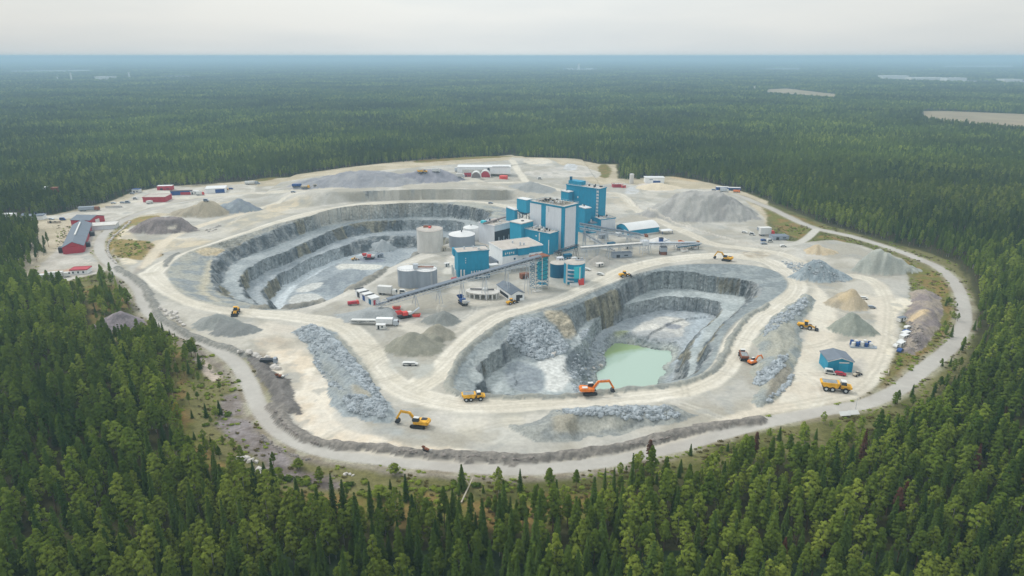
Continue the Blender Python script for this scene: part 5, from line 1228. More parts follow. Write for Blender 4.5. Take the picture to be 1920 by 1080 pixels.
block('storage_bin_house', 'broad dark teal building with pale roof at the left front of the plant', 'building', 858, 474, 15.8, 844.5, 916.5, 16, TEAL, ROOF, a=10, clut=5, seed=13, extra=t8x)
# teal storage hall with arched white roof
f, zg, th, a, b = frame(1180, 432.5, 4.2, 1156, 1236, 26)
t = root('storage_hall', (f[0], f[1], zg), 'teal storage hall with arched white roof right of the plant', 'hall', None, th)
n = 10; arch = [(a*i/n, 4.2+3.2*math.sin(math.pi*i/n)) for i in range(n+1)]
def sidex(mb, prof, x0, x1): k = MB().side(prof, x0, x1); mb.add([(y, x, z) for x, y, z in k.v], k.f); return mb
sidex(MB(), [(0, -1)]+[(a*i/n, 4.2+3.2*math.sin(math.pi*i/n)) for i in range(n+1)]+[(a, -1)], 0, b).build('wall', TEAL, t)
up = [(y, z+.03) for y, z in arch]; sidex(MB(), [(-.4, 4.1)]+up+[(a+.4, 4.1), (a+.4, 4.35)]+[(y, z+.26) for y, z in reversed(arch)]+[(-.4, 4.35)], -.4, b+.4).build('roof', ROOFW, t, smooth_=False)
MB().box(-.09, -.003, a*.15, a*.4, -.2, 3.6).build('door', WHITEP, t); MB().box(-.08, -.003, a*.5, a*.95, .1, 4.0).build('end_panel', TEALD, t); MB().box(0, b, -.35, -.003, -.3, .5).build('plinth', CONC, t)
# rounded teal bins
t, r_, h_ = vtank('round_bin', 'dark teal round bin behind the one with a red panel', 1032, 1062, 522, 497, TEALD, ROOF, .1, rim=False, cat='bin')
t, r_, h_ = vtank('round_bin', 'teal round bin with light panels, white pipes and a red panel', 1058, 1098, 535, 497, TEAL, ROOF, .1, rim=True, cat='bin')
MB().box(-r_*.15, r_*.55, -r_*1.12, -r_*.6, h_*.35, h_*.92).build('light_bay', AQUA, t); MB().box(r_*.36, r_*.46, -r_*1.18, -r_*1.122, h_*.3, h_*.9).build('white_strip', WHITEP, t)
MB().box(r_*.3, r_*.85, -r_*1.0, -r_*.6, 0, h_*.3).build('red_panel', REDB, t); MB().cyl((-r_*.8, -r_*1.05, 0), (-r_*.8, -r_*1.05, h_*1.05), .45, 10).build('pipe', CONC, t)
for i in range(4): MB().box(-r_*.75, -r_*.1, -r_*1.2, -r_*.75, h_*(.2+.18*i), h_*(.225+.18*i)).build('platform', STEEL, t)
MB().box(-r_*.5, r_*.3, -r_*1.5, -r_*1.0, 0, 1.6).build('pump_unit', WHITEP, t); clutter(t, r_*1.0, r_*1.0, h_, 6, 5)
# lattice stair tower carrying the long conveyor
g = G(1004, 548); t = root('lattice_tower', tuple(g), 'open teal lattice stair tower at the head of the long conveyor', 'steel tower', None, R(35)); hT = 19.5
m = MB(); w1, w2 = 9.0, 5.5
for x in (0, w1/2, w1):
    for y in (0, w2): m.beam((x, y, -.3), (x, y, hT), .35)
m.build('column', CONC, t); m = MB()
for k in range(8):
    z = 2.2+k*2.3
    for y in (0, w2):
        m.beam((0, y, z), (w1, y, z), .2).beam((0, y, z), (w1/2, y, z+2.3), .14).beam((w1, y, z), (w1/2, y, z+2.3), .14)
    for x in (0, w1): m.beam((x, 0, z), (x, w2, z), .2).beam((x, 0, z), (x, w2, z+2.3), .14)
m.build('bracing', TEALD, t)
for k in range(6): MB().box(w1*.5, w1-.2, .2, w2-.2, 3+k*2.8, 3.15+k*2.8).build('platform', TEALL, t)
MB().box(w1*.62, w1+.2, w2*.2, w2+.4, 6, hT).build('stair_casing', AQUA, t, 'light teal glazed stair casing'); MB().box(-.5, w1+.5, -.5, w2+.5, hT+.003, hT+.5).build('roof', RUST, t); MB().box(-.8, w1*.4, -.9, w2*.4, -.2, .5).build('footing', CONC, t)
topz = hT
g1 = G(1010, 546); conveyor('long dark conveyor rising from the central heap to the lattice tower', (706, 578), (1012, 546), .6, hT-1.2, 3.0, 6, STEEL, pmat('belt_cover', (.16, .19, .23), .7, var=.2), 2.3)
# right-hand conveyors
conveyor('upper steel conveyor running right from the tall tower, below the storage hall', (1207, 452), (1086, 452), 3.2, 11.5, 2.2, 3, STEEL, ROOFG)
conveyor('second steel conveyor just under the upper one', (1200, 459), (1086, 462), 4.0, 12.0, 1.6, 3, STEEL)
conveyor('lower steel conveyor on trestles leaving the plant to the right', (1208, 477), (1088, 486), 6.5, 6.5, 2.4, 5, STEEL, CONC)
conveyor('far right conveyor ending at the scrap yard by the junction', (1312, 462), (1208, 477), 1.5, 6.5, 2.0, 4, STEEL, STEEL)
conveyor('inclined conveyor dropping onto the grey cone right of the towers', (1152, 474), (1092, 462), .6, 9, 1.6, 1, STEEL)
conveyor('short conveyor under the front tower, behind the round bins', (1040, 486), (1083, 478), 3.5, 6.0, 2, 2, DARK)
g = G(1207, 476); t = root('transfer_tower', tuple(g), 'small steel transfer tower between the two lower right conveyors', 'steel tower', None, R(20))
m = MB()
for x in (-2, 2):
    for y in (-2, 2): m.beam((x, y, -.3), (x, y, 10), .3)
for z in (3, 6, 9.5): m.beam((-2, -2, z), (2, -2, z), .2).beam((-2, 2, z), (2, 2, z), .2).beam((-2, -2, z), (-2, 2, z), .2).beam((2, -2, z), (2, 2, z), .2)
m.build('frame', STEEL, t); MB().box(-2.2, 2.2, -2.2, 2.2, 6.2, 9.2).build('transfer_box', GREYP, t)
# dark truss shed and bins under the conveyors
cabin('low dark roofed shed under the lower right conveyor', (1165, 482), 8, BLUEG, ROOFG, 13, 4, 3.2, 'open_shed', 'shed')
g = G(1243, 477); t = root('loading_bin', tuple(g), 'dark brown loading bin under the far right conveyor', 'bin', None, R(5))
MB().box(-2.2, 2.2, -1.8, 1.8, 2.2, 5.2).build('bin', BLUEG, t); MB().box(-2.0, 2.0, -1.6, 1.6, 5.2, 5.6).build('rim', DARK, t)
for x in (-2, 2):
    for y in (-1.6, 1.6): MB().beam((x, y, -.3), (x, y, 2.2), .35).build('leg', DARK, t)
MB().box(-2, 2, -1.5, 1.5, .0, 2.0).build('chute', RUST, t)
g = G(1239, 458); t = root('drive_unit', tuple(g), 'dark blue square drive unit before the white powder pile', 'machine', None, R(10)); MB().box(-1.2, 1.2, -1.2, 1.2, 0, 4.2).build('housing', BLUE, t, bevel=.08); MB().box(-1.5, 1.5, -1.5, 1.5, 4.21, 4.4).build('roof', DARK, t); MB().beam((1, 0, 1), (6, 0, 3.2), .6).build('feed_arm', STEEL, t)
MBc = lambda: None
g = G(1290, 468); t = root('screen_deck', tuple(g), 'dark teal screening deck at the right end of the conveyors', 'machine', None, R(12))
MB().beam((-8, 0, 2.4), (8, 0, 3.4), 2.6, 1.0).build('deck', TEALD, t)
for x in (-7, -2, 3, 7): MB().beam((x, -1, 0), (x, -1, 3), .25).beam((x, 1, 0), (x, 1, 3), .25).build('leg', DARK, t)
MB().beam((-9, -1.6, 3.2), (9, -1.6, 4.3), .15, .9).build('side_rail', STEEL, t)
for i, (p_, m_, n_) in enumerate((((1283, 472), WHITEP, 'white'), ((1303, 467), WHITEP, 'small white'), ((1308, 457), YELLOW, 'yellow'), ((1211, 444), RUST, 'rust-red'), ((1277, 456), ORANGE, 'orange'))):
    g = G(*p_); t = root('waste_container', tuple(g), n_+' open container in the scrap corner by the right conveyors' if i != 3 else 'rust-red open container at the corner of the arched storage hall', 'container', None, R(20+i*25))
    MB().box(-2, 2, -1, 1, .2, .35).box(-2.1, 2.1, -1.1, -1, .2, 1.7).box(-2.1, 2.1, 1, 1.1, .2, 1.7).box(-2.1, -2, -1, 1, .2, 1.7).box(2, 2.1, -1, 1, .2, 1.7).build('body', m_, t); MB().box(-1.9, 1.9, -.95, .95, .36, 1.3).build('contents', RUST, t)
g = G(1248, 437.5); t = root('flat_canopy', tuple(g), 'white flat canopy beside the arched storage hall', 'canopy', None, R(15)); MB().box(-4.5, 4.5, -3, 3, 2.4, 2.7).build('roof', ROOFW, t)
for x in (-4, 4):
    for y in (-2.6, 2.6): MB().beam((x, y, -.2), (x, y, 2.4), .25).build('post', BLUE, t)
# tanks
t, r_, h_ = vtank('concrete_tank', 'tall pale concrete tank on the rim of the left pit', 779.5, 829, 475, 435, CONC, ROOF, .5, ribs=0)
MB().cyl((0, 0, h_+.5), (0, 0, h_+1.6), .9, 10).build('hatch', REDB, t); MB().box(-r_*.5, r_*.1, r_*.2, r_*.5, h_+.3, h_+1.3).build('pump', RUST, t)
t, r_, h_ = vtank('steel_tank', 'grey steel tank with white domed roof right of the concrete tank', 840, 889.5, 468, 445, BLUEG, ROOFW, 2.6, rim=False); MB().cyl((0, -2, h_+1.6), (0, -2, h_+3.4), .4, 8).build('vent', DARK, t)
t, r_, h_ = vtank('white_tank', 'white tank half hidden behind the domed grey tank', 868, 898, 452, 430, WHITE, ROOFW, 2.0, rim=False); MB().cyl((0, -1, h_+1.2), (0, -1, h_+2.6), .4, 8).build('vent', DARK, t)
t, r1_, h1_ = vtank('thickener_tank', 'left one of the twin grey tanks in the central yard', 744, 784, 541, 509, BLUEG, ROOFW, .3, ribs=8)
t, r2_, h2_ = vtank('thickener_tank', 'right one of the twin grey tanks in the central yard', 779, 818, 543, 510, BLUEG, ROOFW, .3, ribs=8, ladder=True)
MB().beam((-r2_-1, 0, h2_+1.2), (r2_*.7, 0, h2_+1.2), 1.2, .5).build('bridge', RUST, t); MB().box(-r2_-1.5, -r2_+1.2, -1.2, 1.2, h2_+.3, h2_+3).build('drive_house', STEEL, t); MB().box(-r2_-1.2, -r2_+1.5, -r2_*.55, -r2_*.2, 0, h2_*.98).build('link_panel', BLUEG, t)
# pipe racks, stacked steel and small units between the buildings
rq = random.Random(12)
def rack(label, p, rz, l, n=3, h=3.0):
    g = G(*p); t = root('pipe_rack', tuple(g), label, 'pipe rack', None, R(rz)); m = MB()
    for i in range(int(l/3)+1):
        for y in (-.9, .9): m.beam((i*3, y, -.2), (i*3, y, h), .22)
        m.beam((i*3, -.9, h), (i*3, .9, h), .2)
    m.build('frame', STEEL, t)
    for k in range(n): MB().cyl((-.5, -.6+k*.6, h+.3), (l+.5, -.6+k*.6, h+.3), .24, 8).build('pipe', (WHITEP, TEALD, STEEL, RUST)[k % 4], t)
rack('pipe rack behind the round teal bins', (1040, 484), 28, 14); rack('pipe rack along the front of the white building with teal band', (948, 512), 26, 18, 4); rack('low rack with red pipes below the broad teal building', (878, 527), 14, 12, 3, 2.0)
rack('pipe rack between crusher house and upper teal block', (930, 470), 46, 13, 4, 5.0); rack('short rack right of the tallest tower foot', (1092, 474), 20, 12, 3, 4.0); rack('rack left of the link building', (1098, 452), 12, 15, 4, 4.5)
for i, (x_, y_, l_, w_, h_, m_, nm_) in enumerate(((1050, 490, 4, 3, 2.6, GREYP, 'grey pump house behind the round bins'), (1064, 486, 5, 3, 3.2, TEALD, 'dark teal pump house behind the round bins'), (1076, 489, 3, 2.5, 2.2, WHITEP, 'white pump house behind the round bins'), (925, 508, 6, 4, 4, WHITEP, 'white lean shed left of the separation plant'), (905, 470, 5, 3, 3, RUST, 'rusty shed between the domed tank and crusher house'), (832, 470, 3, 2.5, 2.8, TIMBER, 'pale hut between concrete tank and domed tank'), (1130, 447, 6, 3, 2.8, BLUEG, 'grey hut in front of the screening house'), (1160, 443, 4, 3, 2.6, WHITEP, 'white hut left of the arched storage hall'), (1146, 462, 5, 3, 2.6, TEALD, 'dark teal hut under the upper right conveyor'), (1177, 466, 6, 2.5, 2.4, CONC, 'grey hut between the two right conveyors'), (1124, 500, 5, 3, 2.0, CONC, 'flat concrete bunker below the grey cone'), (983, 522, 5, 3, 3, RUST, 'rusty bin below the separation plant'), (838, 500, 3, 2, 2.2, WHITEP, 'white hut left of the broad teal building'))):
    cabin(nm_, (x_, y_), 25, m_, m_ if m_ is not WHITEP else ROOFW, l_, w_, h_, 'pump_house', 'hut')
# small works buildings
t, w_ = gable('workshop', 'white workshop with grey-blue gable roof under the long conveyor', 'building', (959, 567), (983, 563), 19, 4.2, 5.8, WHITE, ROOFG, turn=0, win=0)
MB().box(w_*.55, w_*.85, -.1, -.01, 1.6, 3.3).build('window', DARK, t); MB().box(-.08, -.01, 4, 15, .6, 2.4).build('opening_shade_panel', DARK, t)  # side opening is a dark panel, its inner shade put in by colour
g = G(905, 556); t = root('thickener_platform', tuple(g), 'low round grey platform on white stilts under the long conveyor', 'platform', None, R(-12))
MB().prism([(math.cos(i*.3927)*9.5, math.sin(i*.3927)*5.5) for i in range(16)], 2.7, 3.2).build('deck', CONC, t)
for i in range(16): MB().beam((math.cos(i*.3927)*9, math.sin(i*.3927)*5.1, -.2), (math.cos(i*.3927)*9, math.sin(i*.3927)*5.1, 2.7), .7).build('stilt', WHITEP, t)
MB().cyl((1, 1, 3.2), (1, 1, 4.6), 1.3, 12, dome=.4).build('pump', WHITEP, t); MB().beam((-7, 0, 3.9), (6, 2, 3.9), .8, .5).build('pipe', DARK, t)
t = block('garage', 'grey garage with striped white and dark roof in the central yard', 'garage', 697, 561, 3.6, 666, 711, 38, GREYP, ROOFW, clut=0, extra=lambda t, a, b, h: [MB().box(-.4, b+.4, a*s, a*(s+.07), h+.26, h+.5).build('roof_strip', DARK, t) for s in (.3, .62, .95)]+[facepanel(t, 'L', a*s, a*(s+.14), .1, h-.6, m_, 'door', .12) for s, m_ in ((.05, TEALD), (.42, BLUE), (.75, DARK))]+[facepanel(t, 'R', b*.2, b*.5, .1, h-.9, RED, 'red_door', .12)])
t = truck('red tipper truck parked at the left end of the striped-roof garage', (663, 572), 20, REDB, RED, .8, 7.5, h=1.6)
truck('white box truck parked left of the twin grey tanks', (727, 553), -12, WHITEP, WHITEP, 1.15, 9.5, h=3.4)
car('white van with dark windows beside the left grey twin tank', (756, 550), -8, WHITEP, van=True)
conveyor('white wheeled belt stacker lying flat below the dark heap', (657, 607), (707, 609), .7, 1.0, 1.8, 0, WHITEP, WHITEP, 1.2)
truck('white semi trailer standing beside the white belt stacker', (727, 610), -4, STEEL, WHITE, 1.0, 11, h=2.8)
cabin('small white site cabin in front of the white semi trailer', (714.5, 617), -3, WHITEP, ROOFW, 4.4, 2.2, 2.3)
crusher('red and white mobile crusher at the tip of the dark heap', (760, 596), 28, REDB, .95)
crusher('blue and white mobile screen standing alone in front of the long conveyor', (868, 571), -62, BLUE, 1.0, 'mobile_screen', CONC)
for p_, l_, m_ in (((744, 580), 'red flat skip beside the foot of the long conveyor', REDB), ((781, 594), 'red skip right of the red and white crusher', REDB), ((770, 527), 'x', None)):
    if m_ is None: continue
    g = G(*p_); t = root('skip', tuple(g), l_, 'skip', None, R(5)); MB().side([(-2.2, 1.5), (-1.6, .1), (1.6, .1), (2.2, 1.5)], -1.1, 1.1).build('body', m_, t, bevel=.05); MB().box(-1.7, 1.7, -.9, .9, 1.5, 1.7, .3).build('load', RUST, t)
# vehicles on the haul roads
excavator('orange excavator on the near rim of the pond pit, bucket over the pond', (1105, 739), 4, ORANGE, 1.15, 1.6)
excavator('yellow excavator digging at the foot of the lower left rubble bank', (786, 800), 166, YELLOW, 1.15, .8)
hauler('yellow dump truck driving on the haul road below the pond pit', (888, 750), 8, YELLOW, 1.0)
hauler('biggest yellow dump truck, parked below the small teal shed', (1566, 733), -16, YELLOW, 1.28)
hauler('red-brown dump truck heading down the curved haul road right of the pond', (1393, 672), 82, RUST, 1.0)
excavator('small orange excavator loading beside the red-brown dump truck', (1412, 683), 25, ORANGE, .75, .5)
loader('orange and yellow wheel loader on the right rubble bank edge', (1510, 616), -25, YELLOW, 1.2)
loader('yellow wheel loader on the haul road right of the round bins', (1170, 519), 20, YELLOW, 1.05)
loader('yellow wheel loader above the two gravel cones, below the left pit', (443, 588), -80, YELLOW, 1.1)
loader('small orange-yellow loader beside the white workshop', (958, 570), 40, YELLOW, .9)
excavator('yellow excavator with raised boom near the upper right junction', (1362, 489), 150, YELLOW, 1.15, .3)
crusher('red mobile crusher on the floor of the left pit', (693, 486), 5, REDB, 1.15)
loader('tiny yellow loader left of the red crusher on the left pit floor', (665, 488), 10, YELLOW, .8)
cabin('grey container on the left pit floor right of the red crusher', (713, 482), 0, BLUEG, ROOFG, 5, 3, 2.8, 'container', 'container')
# right yard
g0 = G(1551, 697)
t, w_ = gable('teal_shed', 'small teal shed with grey roof alone in the right yard', 'shed', (1550, 697), (1597, 699), 9.5, 5.0, 6.4, TEAL, ROOFG, turn=0, door=False)
MB().box(w_*.45, w_*.82, -.12, -.003, -.2, 4.1).build('door', TEALL, t); MB().box(w_*.44, w_*.83, -.2, -.003, 4.11, 4.6).build('door_lintel', WHITEP, t)
for s_ in (1, -1):
    pass
MB().beam((-.4, -.45, 4.75), (w_/2, -.45, 6.5), .12, .3).beam((w_/2, -.45, 6.5), (w_+.4, -.45, 4.75), .12, .3).build('gable_trim', WHITEP, t)
car('red car at the door of the small teal shed', (1575, 704), -25, RED); car('white and red van left of the small teal shed door', (1556, 701), -20, WHITEP, van=True)
loader('small olive loader on the dark ground right of the teal shed', (1606, 705), 30, TIMBER, .6)
g = G(1613, 650); t = root('container_stack', tuple(g), 'blue-grey stack of steel tanks on a flat base below the grey-green heap', 'equipment', None, R(-6))
MB().prism([(-5, -2), (6, -3), (7, -.5), (4, 2.5), (-4, 2.5)], -.3, .5).build('base', BLUEG, t); r_ = random.Random(3)
for i in range(5):
    for j in range(2): MB().cyl((-3.6+i*1.9, -1+j*1.9, .5), (-3.6+i*1.9, -1+j*1.9, r_.uniform(2.0, 3.0)), .8, 10, dome=.3).build('drum', BLUE if (i+j) % 2 else WHITEP, t)
for i, (x_, y_) in enumerate(((1690, 602), (1703, 616), (1700, 624), (1697, 630), (1694, 636), (1690, 642), (1688, 649), (1680, 651), (1687, 659))):
    if i % 3 == 0 or i in (4,): cabin('white cabin, number %s from the top of the row by the spoil heap' % ('one two three four five six seven eight nine'.split()[i]), (x_, y_), 20+i*3, WHITEP, ROOFW if i else ROOFG, 4.5, 2.2, 2.0, group='white cabins and cars by the spoil heap')
    else: car('%s car, number %s from the top in the row by the spoil heap' % ('white' if i % 2 else 'blue', 'one two three four five six seven eight nine'.split()[i]), (x_, y_), 15+i*4, WHITEP if i % 2 else BLUE, 'white cabins and cars by the spoil heap')
car('white car between the tan heap and the pale right track', (1619, 561), -20, WHITEP); car('dark grey car right of the tan heap, below a white car', (1633, 578), -8, BLUEG)
g = G(1665, 704); t = root('frame_fence', tuple(g), 'pale L-shaped timber frame on the verge at the right yard corner', 'frame', None, R(60)); MB().beam((0, 0, .5), (5, 0, .5), .4).beam((0, 0, .5), (0, 3, .5), .4).beam((5, 0, 0), (5, 0, 1.4), .3).build('beam', TIMBER, t); MB().beam((0, 0, 0), (0, 0, 1.4), .3).build('post', TIMBER, t)
# machinery cluster upper right
truck('white box truck in the machinery cluster beside the grass triangle', (1437, 442), 8, REDB, WHITEP, 1.25, 9, h=4)
cabin('low dark roofed shed right of the white box truck, by the grass triangle', (1460, 448), 6, BLUEG, ROOFG, 12, 7, 2.6, 'open_shed', 'shed')
car('white car at the left end of the machinery cluster', (1396, 437), -40, WHITEP); car('second white van in the machinery cluster, below the first white car', (1410, 441), -30, WHITEP, van=True)
car('blue car in front of the white box truck, machinery cluster', (1432, 452), 5, BLUE); car('white van in front of the blue car, machinery cluster', (1443, 454), 8, WHITEP, van=True)
cabin('grey flat cabin behind the white box truck', (1432, 432), 4, BLUEG, CONC, 9, 4, 2.4); car('pale car alone below the machinery cluster', (1468, 463), 4, WHITEP); car('dark car below the blue car of the machinery cluster', (1432, 458), 0, BLUEG)
# the far right row under the wood
cabin('blue and white long cabin at the far right forest edge', (1354, 356), 0, BLUE, ROOFW, 12, 4, 3); cabin('pale blue roofed cabin at the far right forest edge, right of another', (1376, 357), -8, BLUE, ROOFW, 12, 4, 2.8)
truck('white truck before the long cabins at the far right forest edge', (1358, 360), -10, WHITEP, STEEL, 1, 8); truck('orange truck at the right end of the far right cabin row', (1381, 361), -20, ORANGE, ORANGE, .9, 7, h=1.6); car('dark car at the left end of the far right cabin row', (1338, 357), -5, BLUEG)
# far buildings
vtank('silo', 'slim white silo standing alone at the far forest edge', 1180.5, 1188.5, 345, 327, CONC, ROOFW, .3, rim=False, cat='silo')
t = block('warehouse', 'white warehouse with dark marks beside the slim white silo', 'warehouse', 1210, 333.5, 5.5, 1209, 1246, -2, WHITE, ROOFW, a=9, clut=0, extra=lambda t, a, b, h: (facepanel(t, 'R', b*.42, b*.8, .3, 2.6, BLUE, 'loading_dock', .1), facepanel(t, 'R', b*.22, b*.4, 3.2, 4.2, BLUEG, 'sign_panel', .1)))
t = block('magenta_shed', 'small magenta shed left of the slim white silo', 'shed', 1149, 346, 3.0, 1148, 1168, 0, RED, ROOF, a=7, clut=2, seed=30); cabin('small pink-red cabin right of the magenta shed', (1169, 352), 10, REDB, ROOF, 4, 3, 2.6)
t = block('white_hall', 'long white hall on the far plateau with a dark roof window band', 'hall', 857, 314, 5.5, 856, 957, 0, WHITE, ROOFW, a=17, clut=0, extra=lambda t, a, b, h: (MB().box(b*.66, b*.98, 1.5, 3.6, h+.26, h+.5).build('roof_window', DARK, t), facepanel(t, 'R', b*.1, b*.58, .2, 3.4, CONC, 'lower_panel', .4), MB().box(b*.57, b*.61, -.6, -.41, 0, 5).build('door', DARK, t)))
def domeshed(label, xl, xr, yb, mat, hgt):
    c0 = G((xl+xr)/2, yb); d = c0[1]*cp-(c0[2]-CAMH)*sp; r = (xr-xl)/2*d/FPX; t = root('arched_shed', tuple(c0), label, 'shed')
    pr = [(r*math.cos(math.pi*i/10), hgt*math.sin(math.pi*i/10)) for i in range(11)]
    MB().side([(-r, -.5)]+pr[::-1]+[(r, -.5)], .003, 9).build('shell', WHITEP, t); MB().side([(x*.9, z*.9) for x, z in pr], -.12, 0).build('front', mat, t)
domeshed('brown fronted arched shed before the long white hall', 883, 902, 333.5, ROOFD, 6); domeshed('crimson fronted arched shed before the long white hall', 900, 920, 332.5, RED, 7)
cabin('dark red shed left of the arched sheds before the white hall', (877, 331), 0, RED, ROOFD, 7, 4, 4, 'small_shed', 'shed'); t, _, _ = vtank('red_tank', 'bright red low tank right of the arched sheds', 936, 952, 336, 331, REDB, REDB, .5, rim=False)
truck('pale grey truck left of the dark red shed, far plateau', (863, 333), 0, STEEL, CONC, 1, 9); truck('grey lorry at the left corner of the long white hall', (859, 322), -10, BLUEG, STEEL, 1, 7)
hauler('yellow dump truck on the far plateau left of the white hall', (792, 325), 0, YELLOW, 1.1); truck('white truck between yellow dump truck and the white hall', (818, 323), 5, WHITEP, WHITEP, 1.0, 8); car('white round-backed van on the track behind the plant', (1012, 336), 0, WHITEP, van=True)
truck('blue truck on the plateau left of a yellow truck', (557, 351), 5, BLUE, BLUE, 1.1, 8, h=1.8); truck('yellow-white truck on the plateau right of a blue truck', (573, 353), 3, YELLOW, TIMBER, 1.0, 8, h=1.5); car('pale van on the plateau right of the yellow-white truck', (592, 350), 0, TIMBER, van=True); car('dark car on the upper haul road', (550, 361), 5, BLUEG); car('small dark car on the bench road behind the left pit', (920, 382), -8, BLUEG)
# left settlement
t = block('red_hall', 'low red hall with grey roof beside the upper left yard', 'hall', 267, 370.5, 4.3, 264, 309, 4, RED, ROOF, a=15, clut=0)
t = block('red_blue_hall', 'red hall with blue gable end and brown roof, upper left', 'hall', 319, 358.5, 4.0, 299, 360, 12, RED, ROOFD, a=None, b=None, clut=0, extra=lambda t, a, b, h: (facepanel(t, 'R', 0, b, .1, h-.1, BLUE, 'blue_front', .1), facepanel(t, 'R', b*.45, b*.95, .1, h-1.4, RED, 'gate', .16)))
cabin('white roofed shed behind the left corner of the red and blue hall', (311, 356), 8, RED, ROOFW, 14, 6, 4.2, 'small_shed', 'shed')
t = block('white_store', 'long white store right of the red and blue hall', 'hall', 384, 355, 4.2, 376, 424, 16, WHITE, ROOFW, a=16, b=18, clut=0, extra=lambda t, a, b, h: facepanel(t, 'R', b*.5, b*.97, .1, h-.5, BLUE, 'blue_gate', .1))
truck('red and white truck left of the long white store', (376, 366), 10, REDB, WHITEP, 1, 7); cabin('small white cabin beside the red and blue hall', (365, 364), 8, WHITEP, ROOFW, 7, 4, 3); car('yellow-white van right of the long white store', (424, 356), 10, YELLOW, van=True); car('blue car right of the long white store', (433, 355), 5, BLUE)
truck('white truck with dark cab on the upper left track', (472, 346), 8, BLUEG, WHITEP, 1.1, 12, h=2.2); car('dark car at the end of the upper left track', (484, 345), 5, BLUEG); car('dark van on the upper left yard road', (387, 378), 0, BLUEG, van=True)
truck('white machine parked before the low red hall', (281, 382), 60, WHITEP, WHITEP, .9, 6, h=2.2); t = cabin('blue roofed white hut at the far left forest edge', (257, 361), 0, WHITEP, BLUE, 7, 5, 3.4, 'hut', 'hut'); car('grey car left of the blue roofed hut', (248, 364), 0, BLUEG)
truck('blue-grey long trailer on the far left yard edge', (168, 395.5), 14, RUST, BLUEG, 1.15, 14, h=2.4)
for i, (x_, y_) in enumerate(((230, 381), (240, 381), (213, 382), (254, 374))): car('%s parked in the upper left yard, left of the low red hall' % ('first dark car', 'second dark van', 'single grey car', 'white van')[i], (x_, y_), 5*i, (BLUEG, BLUEG, STEEL, WHITEP)[i], van=i in (1, 3))
g = G(214, 390); t = root('low_wall', tuple(g), 'low grey retaining wall in the upper left yard', 'wall', None, R(4)); MB().box(-7, 7, -.4, .4, -.3, 1.5).build('wall', CONC, t); MB().box(-7.1, 7.1, -.5, .5, 1.503, 1.7).build('coping', ROOFD, t)
t, w_ = gable('barn', 'long grey roofed barn with red gable, left of the ring road bend', 'barn', (119, 477), (158, 474), 72, 4.6, 7.6, RED, ROOFG, turn=9, win=8, door=True)
MB().beam((w_/2, 20, 8.1), (w_/2, 62, 8.1), .9, .5).build('ridge_light', WHITEP, t); MB().box(w_*.1, w_*.95, -.9, 14, 0, 4.3).build('front_wing', RED, t)
MB().box(w_+.01, w_+2.5, 12, 16, 0, 3.4).build('porch', DARK, t); MB().box(w_+.01, w_+3, 44, 49, 0, 3.6).build('porch', DARK, t); MB().box(-3, -.01, 4, 9, 0, 3.6).build('porch', DARK, t)
t, w_ = gable('barn', 'second grey roofed wing with red end wall, above the long barn', 'barn', (170, 424), (203, 415), 16, 4.4, 6.6, RED, ROOFG, turn=10, win=0); 
t = block('flat_wing', 'flat white roofed wing between the two grey roofed barns', 'annex', 166, 425, 3.2, 150, 192, 18, GREYP, CONC, a=12, b=18, clut=0)
t = block('red_roofed_house', 'low white house with deep red roof at the left forest edge', 'house', 131, 507, 2.9, 129, 163, 10, WHITE, RED, a=6.5, clut=0, extra=lambda t, a, b, h: [facepanel(t, 'R', b*s, b*(s+.1), .8, 2.0, GLASS, 'window', .06) for s in (.1, .4, .7)])
MBx = truck('long white trailer left of the red roofed house', (109, 520), 12, WHITEP, WHITEP, 1.0, 13, h=2.5); cabin('white cabin at the left end of the long white trailer', (81, 522), 15, WHITEP, ROOFW, 5, 3, 2.4)
t, w_ = gable('dark_house', 'long grey roofed house among trees at the far left', 'house', (32, 413), (42, 414), 7, 3.2, 4.6, CONC, ROOFG, turn=12, win=0)
block('long_house', 'long low house with grey-blue roof at the far left forest edge', 'house', 46, 406, 3.4, 40, 79, 14, WHITE, ROOFG, a=8, clut=1, seed=40)
cabin('white cabin at the far left edge of the photo', (16, 410), 0, WHITEP, ROOFW, 12, 5, 4); cabin('red hut below the white cabin at the far left edge', (18, 418), 0, RED, ROOFD, 8, 4, 3, 'hut', 'hut')
car('silver car beside the grass left of the long barn', (97, 412), -10, STEEL); car('blue and white van between the long house and the barn', (118, 413), 5, BLUE, van=True); cabin('white flat trailer on the grass left of the long barn', (102, 418), 0, TIMBER, TIMBER, 9, 3, 1.6)
cabin('small house with orange roof showing through the far left wood', (108, 376), 0, RUST, RUST, 6, 4, 12, 'house', 'house'); cabin('small white house among trees left of the orange roof', (92, 374), 0, WHITEP, ROOFW, 5, 4, 11.5, 'house', 'house')
